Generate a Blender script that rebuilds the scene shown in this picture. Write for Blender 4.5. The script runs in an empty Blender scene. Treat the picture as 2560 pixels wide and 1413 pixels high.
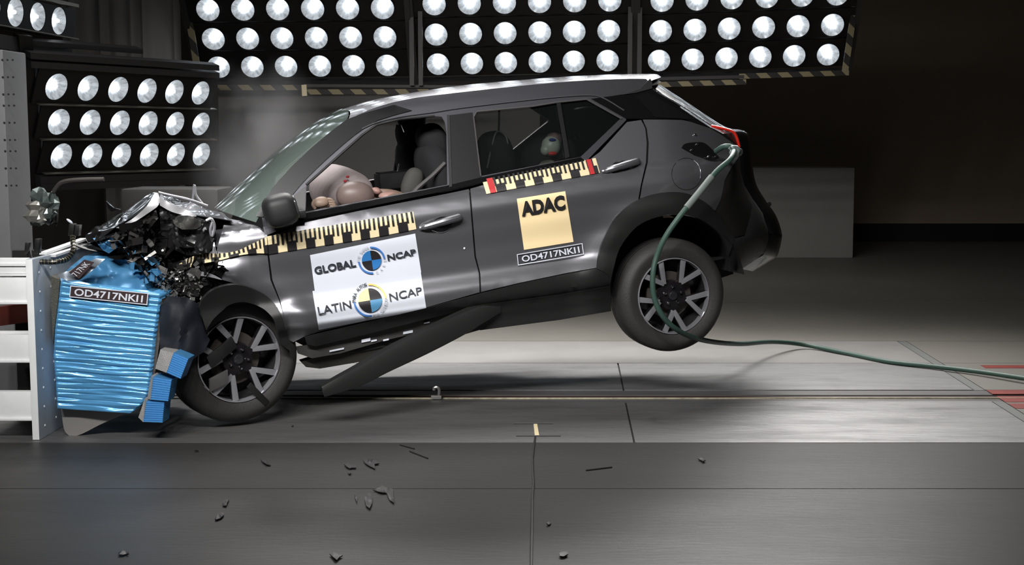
import bpy, bmesh, math, random
from mathutils import Vector, Matrix, noise
from mathutils.geometry import delaunay_2d_cdt
random.seed(7)
C = bpy.context.scene.collection
sc = bpy.context.scene
PI = math.pi
# ------------------------------------------------------------------ camera
F = 3570.0; CX = 1420.0; CY = 706.5; H = 1.55; CAMY = -8.38
TH = math.atan(376.5/F); cT, sT = math.cos(TH), math.sin(TH)
cam_d = bpy.data.cameras.new('camera'); cam = bpy.data.objects.new('camera', cam_d); C.objects.link(cam)
cam.location = (0, CAMY, H); cam.rotation_euler = (PI/2-TH, 0, 0)
cam_d.sensor_width = 36; cam_d.sensor_fit = 'HORIZONTAL'; cam_d.lens = F/2560*36
cam_d.shift_x = -(CX-1280)/2560; cam_d.clip_end = 200
sc.camera = cam
# ------------------------------------------------------------------ world, exposure, light
w = bpy.data.worlds.new('world'); sc.world = w; w.use_nodes = True
w.node_tree.nodes['Background'].inputs[0].default_value = (0.95, 0.97, 1, 1)
w.node_tree.nodes['Background'].inputs[1].default_value = 0.012
sc.view_settings.view_transform = 'Standard'; sc.view_settings.look = 'None'
sc.view_settings.gamma = 1; sc.view_settings.use_curve_mapping = False
sc.view_settings.exposure = 0.0
def area(name, loc, tgt, sx, sy, power, col=(1, .98, .96), shape='RECTANGLE', spread=180):
    l = bpy.data.lights.new(name, 'AREA'); l.shape = shape; l.size = sx
    if shape in ('RECTANGLE', 'ELLIPSE'): l.size_y = sy
    l.energy = power; l.color = col; l.spread = math.radians(spread)
    o = bpy.data.objects.new(name, l); C.objects.link(o); o.location = loc
    o.rotation_euler = (Vector(tgt)-Vector(loc)).to_track_quat('-Z', 'Y').to_euler()
    return o
# rows of round hall floodlights above and in front of the track (camera side, out of frame)
for i in range(6):
    for j in range(2):
        area('floodlight_front', (-3.7+i*0.76, -5.6-j*0.6, 4.2+j*0.5), (-1.5+i*0.26, -0.6, 0.9), .34, .34, 8, shape='DISK', spread=62)
# rows of floodlights over the car
for i in range(6):
    for j in range(3):
        area('floodlight_over', (-3.2+i*0.75, 0.9+j*0.55, 4.6+j*.2), (-1.4+i*0.3, 0.4+j*.3, 0.0), .3, .3, 7.5, shape='DISK', spread=90)
# long floodlight rows high behind the far side of the track, lighting the floor past the car; the last is an added fill
area('floodlight_back', (1.6, 3.9, 4.2), (1.3, -0.9, 0), 3.2, .5, 75, spread=78)
area('floodlight_back_left', (-1.6, 3.7, 4.2), (-0.6, 0.6, 0), 2.0, .5, 45, spread=80)
area('fill_light_far', (0.6, 4.3, 4.3), (0.9, 4.4, 0), 4.0, .4, 42, spread=130)  # added fill, brightens the far floor, concrete block and back wall
# ------------------------------------------------------------------ helpers
def lin(c):
    return tuple(((x/255)/12.92 if x/255 <= .04045 else ((x/255+.055)/1.055)**2.4) for x in c)
def ray(px, py):
    a = (px-CX)/F; b = -(py-CY)/F
    return Vector((a, cT+b*sT, -sT+b*cT))
CAM = Vector((0, CAMY, H))
def at_t(px, py, t): return CAM + ray(px, py)*t
def at_d(px, py, D):
    r = ray(px, py); return CAM + r*(D/r.y)
def ground(px, py, z=0.0):
    r = ray(px, py); return CAM + r*((z-H)/r.z)
# car frame: side plane through both hub faces
HF = at_t(598, 895, 7.50); HR = at_t(1684, 740, 8.23)
AX = (HR-HF).normalized()
IN = Vector((-AX.y, AX.x, 0)).normalized()     # into the car, away from the camera
UP = IN.cross(AX)*-1
if UP.z < 0: UP = -UP
HALF = 0.86
def W(px, py, n=0.0):
    r = ray(px, py); o = HF + IN*n
    return CAM + r*((o-CAM).dot(IN)/r.dot(IN))
def mirror(p):
    n = (p-HF).dot(IN); return p + IN*(2*(HALF-n))
PH = math.atan2(155, 1086); cP, sP = math.cos(PH), math.sin(PH)
def ab(px, py):
    dx, dy = px-598, 895-py
    return dx*cP+dy*sP, -dx*sP+dy*cP
def ab2px(a, b): return 598+a*cP-b*sP, 895-(a*sP+b*cP)
def interp(k, x):
    if x <= k[0][0]: return k[0][1]
    for (x0, y0), (x1, y1) in zip(k, k[1:]):
        if x <= x1:
            t = (x-x0)/(x1-x0); t = t*t*(3-2*t); return y0+(y1-y0)*t
    return k[-1][1]
KN = [(-90, .13), (0, .09), (30, .06), (62, -.01), (85, -.018), (135, .028), (180, .025), (240, .004), (285, -.008), (312, .012), (335, .055)]
def nside(px, py):
    a, b = ab(px, py)
    if b < 335: n = interp(KN, b)
    else: n = .055+(b-335)*.00082+max(0, b-560)**2*.00003
    if a > 1120: n += .34*((a-1120)/240)**2
    if a < 60: n += .00025*(60-a)
    r = math.hypot(px-1690, (py-735)); n -= .035*math.exp(-((r-205)/45)**2)
    r = math.hypot(px-590, (py-885)); n -= .03*math.exp(-((r-190)/40)**2)
    return n
def crumple(px, py):
    a, b = ab(px, py); k = max(0, min(1, (72-a)/110))
    if k <= 0: return nside(px, py)
    v = noise.noise(Vector((px*.012, py*.014, 3.1)))*.03+abs(noise.noise(Vector((px*.022, py*.02, 9.1))))*.012
    return nside(px, py)+v*k
# materials
MATS = {}
def mat(name, col, rough=.5, metal=0.0, coat=0.0, bump=0.0, bscale=40, var=0.0, vscale=6, emit=None, estr=0, alpha=1, trans=0, stretch=(1, 1, 1), spec=.5, ior=1.45, rvar=0.0):
    if name in MATS: return MATS[name]
    m = bpy.data.materials.new(name); m.use_nodes = True; MATS[name] = m
    nt = m.node_tree; b = nt.nodes['Principled BSDF']; L = lin(col)
    b.inputs['Base Color'].default_value = (*L, 1); b.inputs['Roughness'].default_value = rough
    b.inputs['Metallic'].default_value = metal; b.inputs['Coat Weight'].default_value = coat
    b.inputs['Coat Roughness'].default_value = .06; b.inputs['Specular IOR Level'].default_value = spec
    b.inputs['Alpha'].default_value = alpha; b.inputs['Transmission Weight'].default_value = trans; b.inputs['IOR'].default_value = ior
    if emit: b.inputs['Emission Color'].default_value = (*lin(emit), 1); b.inputs['Emission Strength'].default_value = estr
    tc = nt.nodes.new('ShaderNodeTexCoord'); mp = nt.nodes.new('ShaderNodeMapping'); mp.inputs['Scale'].default_value = stretch
    nt.links.new(tc.outputs['Object'], mp.inputs[0])
    if var or rvar:
        n = nt.nodes.new('ShaderNodeTexNoise'); n.inputs['Scale'].default_value = vscale; n.inputs['Detail'].default_value = 6; n.inputs['Roughness'].default_value = .65
        nt.links.new(mp.outputs[0], n.inputs['Vector'])
        r = nt.nodes.new('ShaderNodeMapRange'); r.inputs[1].default_value = .3; r.inputs[2].default_value = .7
        r.inputs[3].default_value = 1-var; r.inputs[4].default_value = 1+var; nt.links.new(n.outputs[0], r.inputs[0])
        x = nt.nodes.new('ShaderNodeVectorMath'); x.operation = 'SCALE'; x.inputs[0].default_value = L
        nt.links.new(r.outputs[0], x.inputs['Scale']); nt.links.new(x.outputs[0], b.inputs['Base Color'])
        if rvar:
            r2 = nt.nodes.new('ShaderNodeMapRange'); r2.inputs[1].default_value = .3; r2.inputs[2].default_value = .7
            r2.inputs[3].default_value = rough+rvar; r2.inputs[4].default_value = rough-rvar; nt.links.new(n.outputs[0], r2.inputs[0]); nt.links.new(r2.outputs[0], b.inputs['Roughness'])
    if bump:
        n = nt.nodes.new('ShaderNodeTexNoise'); n.inputs['Scale'].default_value = bscale; n.inputs['Detail'].default_value = 4
        nt.links.new(mp.outputs[0], n.inputs['Vector'])
        bp = nt.nodes.new('ShaderNodeBump'); bp.inputs['Strength'].default_value = bump; bp.inputs['Distance'].default_value = .01
        nt.links.new(n.outputs[0], bp.inputs['Height']); nt.links.new(bp.outputs[0], b.inputs['Normal'])
    return m
paint = mat('grey_paint', (118, 118, 122), .36, .75, .7)
roofp = mat('roof_paint', (120, 120, 126), .3, .75, 1)
cladm = mat('black_plastic_cladding', (25, 25, 25), .5, bump=.1, bscale=400)
blackg = mat('gloss_black_trim', (16, 16, 17), .16, 0, .3)
shellm = mat('dark_inner_metal', (14, 13, 13), .7)
trimm = mat('cabin_trim', (16, 15, 16), .75)
fabric = mat('seat_fabric', (20, 20, 23), .9)
rubber = mat('tyre_rubber', (44, 43, 42), .62, bump=.15, bscale=90, var=.12, vscale=9)
rimdark = mat('rim_dark', (30, 28, 31), .3, .4, .4)
silver = mat('machined_silver', (186, 186, 192), .28, .72)
chrome = mat('chrome', (215, 215, 220), .12, 1)
steel = mat('bare_steel', (120, 120, 122), .4, .9, var=.2)
white = mat('white_vinyl', (202, 206, 216), .45)
yellow = mat('yellow_vinyl', (222, 206, 166), .5)
orange = mat('amber_vinyl', (230, 208, 162), .5)
blackv = mat('black_vinyl', (30, 28, 30), .5)
greyv = mat('charcoal_ink', (44, 47, 54), .5)
lgreyv = mat('light_grey_ink', (176, 180, 188), .5)
bluev = mat('blue_ink', (40, 108, 170), .5)
steelblue = mat('steel_blue_ink', (76, 132, 170), .5)
arcblue = mat('arc_blue_ink', (62, 112, 178), .5)
paleyel = mat('pale_yellow_ink', (226, 216, 150), .5)
redv = mat('red_vinyl', (178, 40, 44), .5)
blueal = mat('blue_aluminium', (88, 156, 206), .22, .3, .3, var=.06, vscale=4)
bluematt = mat('blue_film', (64, 118, 158), .42, .2, var=.1, vscale=5)
alface = mat('raw_aluminium_honeycomb', (176, 172, 168), .5, .5, bump=.6, bscale=260, var=.1, vscale=60)
wsteel = mat('white_painted_steel', (226, 228, 228), .45, var=.07, vscale=5, bump=.05)
plsteel = mat('grey_faced_steel', (168, 177, 186), .5, .1, var=.12, vscale=5)
dimglass = mat('windscreen_glass', (150, 168, 160), .04, 0, 1, alpha=.42, spec=.8)
sideglass = mat('side_glass', (22, 24, 24), .03, 0, .4, alpha=.35, spec=.8)
hosem = mat('green_hose', (52, 76, 68), .5, var=.1, vscale=8)
hoseg = mat('grey_hose_sleeve', (104, 112, 108), .55)

def tag(o, label=None, cat=None, group=None, kind=None):
    if label: o['label'] = label
    if cat: o['category'] = cat
    if group: o['group'] = group
    if kind: o['kind'] = kind
    return o
def thing(name, loc, label, cat, group=None, kind=None):
    o = bpy.data.objects.new(name, None); C.objects.link(o); o.location = loc; o.empty_display_size = .1
    return tag(o, label, cat, group, kind)
def wloc(p):
    v = Vector((0, 0, 0))
    while p is not None: v += p.location; p = p.parent
    return v
def mesh_obj(name, verts, faces, m, parent=None, smooth=True, angle=35, origin=None, label=None):
    off = wloc(parent)
    me = bpy.data.meshes.new(name)
    if origin is None:
        origin = sum((Vector(v) for v in verts), Vector())/max(1, len(verts)) if parent is None else off
        if parent is None: origin = Vector((origin.x, origin.y, min(v[2] for v in verts)))
    me.from_pydata([Vector(v)-origin for v in verts], [], faces)
    mats = m if isinstance(m, list) else [m]
    for x in mats: me.materials.append(x)
    if smooth:
        me.shade_smooth(); me.set_sharp_from_angle(angle=math.radians(angle))
    o = bpy.data.objects.new(name, me); C.objects.link(o); o.location = origin-off
    if parent: o.parent = parent
    if label: o['label'] = label
    return o
def catmull(pts, n=8, closed=False):
    P = [Vector(p) for p in pts]; out = []; m = len(P)
    rng = range(m) if closed else range(m-1)
    for i in rng:
        p0 = P[(i-1) % m] if closed or i > 0 else P[0]*2-P[1]
        p1 = P[i]; p2 = P[(i+1) % m]
        p3 = P[(i+2) % m] if closed or i+2 < m else P[-1]*2-P[-2]
        for k in range(n):
            t = k/n
            out.append(.5*((2*p1)+(p2-p0)*t+(2*p0-5*p1+4*p2-p3)*t*t+(3*p1-p0-3*p2+p3)*t**3))
    if not closed: out.append(P[-1])
    return out
def inpoly(x, y, poly):
    c = False; j = len(poly)-1
    for i in range(len(poly)):
        xi, yi = poly[i]; xj, yj = poly[j]
        if (yi > y) != (yj > y) and x < (xj-xi)*(y-yi)/(yj-yi)+xi: c = not c
        j = i
    return c
def densify(poly, step):
    out = []
    for i in range(len(poly)):
        a, b = Vector(poly[i][:2]), Vector(poly[(i+1) % len(poly)][:2])
        k = max(1, int((b-a).length/step+.5))
        out += [tuple(a+(b-a)*(q/k)) for q in range(k)]
    return out
def segd(p, poly):
    best = 1e9
    for i in range(len(poly)):
        a, b = Vector(poly[i]), Vector(poly[(i+1) % len(poly)]); ab_ = b-a
        t = max(0, min(1, (p-a).dot(ab_)/max(1e-9, ab_.dot(ab_)))); best = min(best, (a+ab_*t-p).length)
    return best
def tri2d(outline, holes=(), step=12):
    loops = [densify(outline, step)]+[densify(h, step) for h in holes]
    vs = []; es = []
    for lp in loops:
        s = len(vs); vs += [Vector(p) for p in lp]; es += [(s+i, s+(i+1) % len(lp)) for i in range(len(lp))]
    xs = [p[0] for p in loops[0]]; ys = [p[1] for p in loops[0]]
    y = min(ys)+step*.5; row = 0
    while y < max(ys):
        x = min(xs)+step*(.5 if row % 2 else 1)
        while x < max(xs):
            if inpoly(x, y, loops[0]) and not any(inpoly(x, y, h) for h in loops[1:]):
                p = Vector((x, y))
                if min(segd(p, l) for l in ([outline]+list(holes))) > step*.45: vs.append(p)
            x += step
        y += step*.87; row += 1
    v, e, f, _, _, _ = delaunay_2d_cdt(vs, es, [], 0, 1e-4)
    fs = []
    for t in f:
        c = sum((v[i] for i in t), Vector((0, 0)))/len(t)
        if inpoly(c.x, c.y, loops[0]) and not any(inpoly(c.x, c.y, h) for h in loops[1:]): fs.append(tuple(t))
    return v, fs
def solid(pts, fs, back, flip=False):
    n = len(pts); V = list(pts)+list(back)
    cnt = {}
    for f in fs:
        for i in range(len(f)):
            a, b = f[i], f[(i+1) % len(f)]; cnt[(a, b)] = 1
    F2 = [tuple(f) for f in fs]+[tuple(i+n for i in reversed(f)) for f in fs]
    for (a, b) in list(cnt):
        if (b, a) not in cnt: F2.append((b, a, a+n, b+n))
    if flip: F2 = [tuple(reversed(f)) for f in F2]
    return V, F2
def sheet(name, outline, parent, m, nf=nside, off=0.0, holes=(), step=12, thick=.005, mir=False, label=None, angle=35):
    v, fs = tri2d(outline, holes, step)
    fr = [W(p.x, p.y, nf(p.x, p.y)+off) for p in v]
    if mir: fr = [mirror(p) for p in fr]
    dv = IN*(-thick if mir else thick)
    V, Fc = solid(fr, fs, [p+dv for p in fr], mir)
    return mesh_obj(name, V, Fc, m, parent, label=label, angle=angle)
def wsheet(name, outline, parent, m, Df, thick=.02, step=14, holes=(), label=None, angle=35, back=Vector((0, 1, 0))):
    v, fs = tri2d(outline, holes, step)
    fr = [at_d(p.x, p.y, Df(p.x, p.y) if callable(Df) else Df) for p in v]
    V, Fc = solid(fr, fs, [p+back*thick for p in fr])
    return mesh_obj(name, V, Fc, m, parent, label=label, angle=angle)
def flat(name, v, fs, parent, m, f3):
    return mesh_obj(name, [f3(p[0], p[1]) for p in v], fs, m, parent, smooth=False)
def grid(name, rows, m, parent=None, thick=None, closed=False, angle=40, label=None):
    nr, nc = len(rows), len(rows[0]); V = [p for r in rows for p in r]; fs = []
    for i in range(nr-1):
        for j in range(nc-1 if not closed else nc):
            j2 = (j+1) % nc; fs.append((i*nc+j, i*nc+j2, (i+1)*nc+j2, (i+1)*nc+j))
    if thick:
        V, fs = solid(V, fs, [p+thick for p in V])
    return mesh_obj(name, V, fs, m, parent, angle=angle, label=label)
def tube_geo(pts, r, n=8, cap=True):
    V = []; Fs = []; P = [Vector(p) for p in pts]; up = Vector((0, 0, 1)); m = len(P)
    prev = None
    for i, p in enumerate(P):
        d = (P[min(i+1, m-1)]-P[max(i-1, 0)]).normalized()
        if prev is None: s = d.cross(up if abs(d.z) < .9 else Vector((1, 0, 0))).normalized()
        else: s = (prev-d*prev.dot(d)).normalized()
        prev = s; t = d.cross(s); rr = r[i] if isinstance(r, (list, tuple)) else r
        for k in range(n):
            a = 2*PI*k/n; V.append(p+s*math.cos(a)*rr+t*math.sin(a)*rr)
    for i in range(m-1):
        for k in range(n):
            k2 = (k+1) % n; Fs.append((i*n+k, i*n+k2, (i+1)*n+k2, (i+1)*n+k))
    if cap: Fs.append(tuple(reversed(range(n)))); Fs.append(tuple((m-1)*n+k for k in range(n)))
    return V, Fs
def tube(name, pts, r, m, parent=None, n=8, label=None):
    V, Fs = tube_geo(pts, r, n); return mesh_obj(name, V, Fs, m, parent, label=label)
class MB:
    def __init__(s): s.v = []; s.f = []
    def add(s, V, Fs): o = len(s.v); s.v += [Vector(x) for x in V]; s.f += [tuple(i+o for i in f) for f in Fs]
    def box(s, c, x, y, z, bev=0):  # centre + three half vectors
        c, x, y, z = map(Vector, (c, x, y, z)); V = [c+x*i+y*j+z*k for i in (-1, 1) for j in (-1, 1) for k in (-1, 1)]
        s.add(V, [(0, 1, 3, 2), (4, 6, 7, 5), (0, 4, 5, 1), (2, 3, 7, 6), (0, 2, 6, 4), (1, 5, 7, 3)])
    def wbox(s, x0, x1, y0, y1, z0, z1): s.box(((x0+x1)/2, (y0+y1)/2, (z0+z1)/2), ((x1-x0)/2, 0, 0), (0, (y1-y0)/2, 0), (0, 0, (z1-z0)/2))
    def build(s, name, m, parent=None, bevel=0, label=None, angle=35):
        o = mesh_obj(name, s.v, s.f, m, parent, label=label, angle=angle)
        bm = bmesh.new(); bm.from_mesh(o.data); bmesh.ops.recalc_face_normals(bm, faces=bm.faces)
        if bevel: bmesh.ops.bevel(bm, geom=bm.edges[:], offset=bevel, segments=2, affect='EDGES', profile=.6)
        bm.to_mesh(o.data); bm.free()
        o.data.set_sharp_from_angle(angle=math.radians(angle)); return o
def lathe_geo(prof, c, ax, ux, uy, n=48, closed=False):
    V = []; Fs = []; m = len(prof)
    for (r, h) in prof:
        for k in range(n):
            a = 2*PI*k/n; V.append(c+ux*math.cos(a)*r+uy*math.sin(a)*r+ax*h)
    for i in range(m-1 if not closed else m):
        i2 = (i+1) % m
        for k in range(n):
            k2 = (k+1) % n; Fs.append((i*n+k, i*n+k2, i2*n+k2, i2*n+k))
    return V, Fs
def lathe(name, prof, c, ax, ux, uy, m, parent, n=48, label=None, angle=35, cap=False):
    V, Fs = lathe_geo(prof, c, ax, ux, uy, n)
    if cap: Fs.append(tuple(range(n)))
    return mesh_obj(name, V, Fs, m, parent, label=label, angle=angle)
def blob(name, c, rx, ry, rz, m, parent, ax=None, ay=None, az=None, ang=0, p=2.0, n=28, amp=0, nz=6, label=None, flat_=False):
    ax = ax or AX; ay = ay or UP; az = az or IN
    ca, sa = math.cos(ang), math.sin(ang); ex = ax*ca+ay*sa; ey = ay*ca-ax*sa
    V = []; Fs = []; R = n//2
    se = lambda x: math.copysign(abs(x)**(2/p), x)
    for i in range(R+1):
        th = PI*i/R-PI/2
        for k in range(n):
            a = 2*PI*k/n
            d = ex*(se(math.cos(th))*se(math.cos(a))*rx)+az*(se(math.cos(th))*se(math.sin(a))*rz)+ey*(se(math.sin(th))*ry)
            if amp: d *= 1+amp*noise.noise((c+d)*nz)
            V.append(c+d)
    for i in range(R):
        for k in range(n):
            k2 = (k+1) % n; Fs.append((i*n+k, i*n+k2, (i+1)*n+k2, (i+1)*n+k))
    return mesh_obj(name, V, Fs, m, parent, label=label, smooth=not flat_)
def text_geo(s, bold=0.0):
    cu = bpy.data.curves.new('t', 'FONT'); cu.body = s; cu.offset = bold; cu.resolution_u = 3; cu.fill_mode = 'FRONT'
    o = bpy.data.objects.new('t', cu); C.objects.link(o); bpy.context.view_layer.update()
    me = bpy.data.meshes.new_from_object(o.evaluated_get(bpy.context.evaluated_depsgraph_get()))
    V = [tuple(v.co[:2]) for v in me.vertices]; Fs = [tuple(p.vertices) for p in me.polygons]
    bpy.data.objects.remove(o); bpy.data.curves.remove(cu); bpy.data.meshes.remove(me)
    x0 = min(v[0] for v in V); x1 = max(v[0] for v in V); y0 = min(v[1] for v in V); y1 = max(v[1] for v in V)
    return [((v[0]-x0)/(x1-x0), (v[1]-y0)/(y1-y0)) for v in V], Fs
def bil(q, u, v):  # q = TL, TR, BR, BL in px ; u right, v up
    tl, tr, br, bl = [Vector(x) for x in q]; return bl*(1-u)*(1-v)+br*u*(1-v)+tl*(1-u)*v+tr*u*v
def lettering(s, quad, parent, m, f3, bold=0.0, name='lettering'):
    V, Fs = text_geo(s, bold); return flat(name, [bil(quad, u, v) for u, v in V], Fs, parent, m, f3)
def arc_text(s, c, r, h, a0, a1, ang, parent, m, f3, inward=False):
    mb_v = []; mb_f = []; L = [ch for ch in s]; n = len(L)
    for i, ch in enumerate(L):
        if ch == ' ': continue
        a = a0+(a1-a0)*i/(n-1); V, Fs = text_geo(ch, .01); o = len(mb_v)
        wd = h*(.25 if ch == 'I' else .72)
        for u, v in V:
            if not inward:
                rr = r+(v-.5)*h; ux, uy = -math.sin(a), math.cos(a); k = -(u-.5)*wd
            else:
                rr = r-(v-.5)*h; ux, uy = -math.sin(a), math.cos(a); k = (u-.5)*wd
            x = math.cos(a)*rr+ux*k; y = math.sin(a)*rr+uy*k
            ca, sa = math.cos(ang), math.sin(ang)
            mb_v.append((c[0]+x*ca-y*sa, c[1]-(x*sa+y*ca)))
        mb_f += [tuple(j+o for j in f) for f in Fs]
    return flat('lettering', mb_v, mb_f, parent, m, f3)
def sector(c, r0, r1, a0, a1, ang, parent, m, f3, name):
    k = max(3, int(abs(a1-a0)/.12)); V = []; Fs = []
    for i in range(k+1):
        a = a0+(a1-a0)*i/k+ang
        for z in range(6): r = r0+(r1-r0)*z/5; V.append((c[0]+math.cos(a)*r, c[1]-math.sin(a)*r))
    for i in range(k):
        for z in range(5): Fs.append((6*i+z, 6*i+z+1, 6*i+z+7, 6*i+z+6))
    return flat(name, V, Fs, parent, m, f3)
def cs(off): return lambda x, y: W(x, y, nside(x, y)+off)
# ------------------------------------------------------------------ hall: floor, walls
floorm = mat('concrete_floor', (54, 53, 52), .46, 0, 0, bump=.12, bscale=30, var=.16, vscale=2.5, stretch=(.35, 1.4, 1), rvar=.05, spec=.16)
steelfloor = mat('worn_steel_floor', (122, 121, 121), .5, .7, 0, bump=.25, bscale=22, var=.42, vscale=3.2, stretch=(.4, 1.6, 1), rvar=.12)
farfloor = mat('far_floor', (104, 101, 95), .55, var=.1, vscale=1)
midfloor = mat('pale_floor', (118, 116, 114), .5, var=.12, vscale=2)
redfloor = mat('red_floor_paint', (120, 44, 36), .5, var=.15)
jointm = mat('floor_joint', (18, 18, 18), .8)
gy = lambda py: ground(1420, py).y
mb = MB(); mb.wbox(-16, 16, -10, 14, -.3, -.012); floor = mb.build('floor', jointm); tag(floor, kind='structure')
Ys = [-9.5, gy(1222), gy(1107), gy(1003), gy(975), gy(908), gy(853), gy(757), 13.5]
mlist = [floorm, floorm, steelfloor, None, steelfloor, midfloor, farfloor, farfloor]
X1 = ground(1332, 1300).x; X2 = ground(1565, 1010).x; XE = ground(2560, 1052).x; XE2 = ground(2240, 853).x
XE = (XE+XE2)/2
g = .005
cuts = [[-14, 14], [-14, 14], [-14, X2, XE], None, [-14, ground(1545, 910).x, XE], [-14, XE], [-14, 14], [-14, 14]]
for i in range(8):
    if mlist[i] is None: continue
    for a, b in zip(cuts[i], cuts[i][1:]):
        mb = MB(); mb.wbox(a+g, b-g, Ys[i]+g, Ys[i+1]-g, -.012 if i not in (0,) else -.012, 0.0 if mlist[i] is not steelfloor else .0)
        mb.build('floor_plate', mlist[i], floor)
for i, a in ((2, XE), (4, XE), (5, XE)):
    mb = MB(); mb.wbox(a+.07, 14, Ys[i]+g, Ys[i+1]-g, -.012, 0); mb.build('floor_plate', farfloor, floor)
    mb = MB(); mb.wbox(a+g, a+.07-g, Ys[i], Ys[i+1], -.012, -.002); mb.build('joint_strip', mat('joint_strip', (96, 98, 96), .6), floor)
# red painted bands beyond the joint
for (p0, p1) in ((1022, 1010), (1006, 991), (986, 976), (921, 914)):
    y0, y1 = gy(p0), gy(p1); mb = MB(); mb.wbox(XE+(.07 if p0 > 930 else .3), 14, y0, y1, .0, .002); mb.build('red_painted_band', redfloor, floor)
# tow rail in the slot
yr = [Ys[3], gy(996), gy(991), gy(986), Ys[4]]
rail = thing('tow_rail', (0, (yr[1]+yr[3])/2, 0), 'narrow dark tow rail slot running along the floor under the car', 'rail')
for a, b, z, mm in ((yr[0]+.004, yr[1], -.004, steelfloor), (yr[3], yr[4]-.004, -.004, steelfloor)):
    mb = MB(); mb.wbox(-14, 14, a, b, -.012, z); mb.build('flange', mat('rail_flange', (98, 96, 96), .45, .5, var=.25, vscale=3, stretch=(.3, 2, 1)), rail)
mb = MB(); mb.wbox(-14, 14, yr[1], yr[1]+.012, -.012, .003); mb.build('rail_edge', mat('rail_edge', (170, 164, 140), .4, .4, var=.4, vscale=14), rail)
mb = MB(); mb.wbox(-14, 14, yr[1]+.012, yr[3], -.012, -.010); mb.build('slot', mat('rail_slot', (52, 28, 26), .6), rail)
# small hook standing in the rail
hk = ground(1091, 998); hook = thing('tow_hook', hk, 'small bent metal hook standing in the floor rail behind the front wheel', 'hook')
pts = [hk+Vector(p) for p in ((.012, 0, 0), (.016, 0, .03), (.016, 0, .058), (.004, 0, .07), (-.012, 0, .066), (-.014, 0, .052))]
tube('hook_arm', catmull(pts, 5), [.011]*16+[.009]*10 if False else .0095, mat('hook_metal', (150, 148, 146), .35, .7), hook)
mb = MB(); mb.wbox(hk.x-.03, hk.x+.03, hk.y-.012, hk.y+.012, 0, .022); mb.build('hook_foot', MATS['hook_metal'], hook, bevel=.003)
# walls
wallm = mat('hall_wall', (160, 144, 126), .8, var=.08, vscale=.6)
mb = MB(); mb.wbox(-16, 16, 12.0, 12.2, -.2, 9); tag(mb.build('wall_back', wallm), kind='structure')
mb = MB(); mb.wbox(-16.2, -16, -10, 12.2, -.2, 9); tag(mb.build('wall_left', wallm), kind='structure')
mb = MB(); mb.wbox(-16, 16, 11.85, 12.0, 0, .25); tag(mb.build('baseboard_back', mat('skirting', (14, 13, 12), .7)), kind='structure')
def wave_panel(name, px0, px1, D, z0, z1, m, amp, wl, label):
    p0, p1 = at_d(px0, 330, D), at_d(px1, 330, D); n = 90; rows = []
    for z in (z0, z1):
        rows.append([Vector((p0.x+(p1.x-p0.x)*i/n, p0.y+amp*math.sin(i/n*(p1.x-p0.x)/wl*2*PI+2*math.sin(i*.21)), z)) for i in range(n+1)])
    o = grid(name, rows, m, thick=Vector((0, .03, 0))); return tag(o, label, 'curtain')
curtm = mat('grey_curtain', (215, 212, 210), .85, var=.12, vscale=1.2, stretch=(3, 3, .1))
wave_panel('hall_curtain', 165, 455, 13.8, .05, 5.5, curtm, .05, .22, 'grey pleated curtain hanging behind the left lamp bank')
mb = MB(); a, b = at_d(545, 230, 13.4), at_d(1350, 600, 13.4); mb.wbox(a.x, b.x, a.y, a.y+.08, .05, 2.35)
tag(mb.build('partition_panel', mat('partition', (92, 90, 88), .75, var=.08, vscale=1)), 'wide dark grey partition panel behind the windscreen under the lamp banks', 'panel')
# concrete block on the right
a, b = at_d(1700, 420, 17.6), at_d(2132, 645, 17.6)
blk = thing('concrete_block', ((a.x+b.x)/2, a.y+.5, 0), 'pale grey square concrete block at the far right behind the tail', 'block')
mb = MB(); mb.wbox(a.x, b.x, a.y, a.y+1.0, b.z, a.z); mb.build('block_body', mat('pale_concrete', (128, 126, 122), .8, var=.08, vscale=1.5, bump=.2, bscale=8), blk, bevel=.01)
mb = MB(); mb.wbox(a.x+.2, b.x-.1, a.y+.08, a.y+.9, 0, b.z); mb.build('block_foot', shellm, blk)
mb = MB(); q = at_d(1923, 510, 17.6); V, Fs = lathe_geo([(0, 0), (.025, 0), (.025, .02)], Vector((q.x, q.y-.012, q.z)), Vector((0, 1, 0)), Vector((1, 0, 0)), Vector((0, 0, 1)), 12); mb.add(V, Fs); mb.build('lifting_hole', blackv, blk)
# grey cabinet behind the bonnet
a, b = at_d(300, 472, 10.6), at_d(545, 470, 10.6)
mb = MB(); mb.wbox(a.x, b.x, a.y, a.y+.5, 0, a.z); o = mb.build('equipment_cabinet', mat('cabinet_grey', (70, 68, 66), .6, .2, var=.08), bevel=.03); tag(o, 'low grey steel cabinet standing behind the crumpled bonnet', 'cabinet')
# dark pillar + grey sheet behind barrier
a, b = at_d(100, 470, 12.6), at_d(260, 470, 12.6)
mb = MB(); mb.wbox(a.x-.2, b.x, a.y, a.y+.05, 0, a.z+.1); tag(mb.build('wall_screen', mat('screen_grey', (76, 73, 70), .8)), 'dull grey screen sheet standing behind the headlamp wreck', 'screen')
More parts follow.
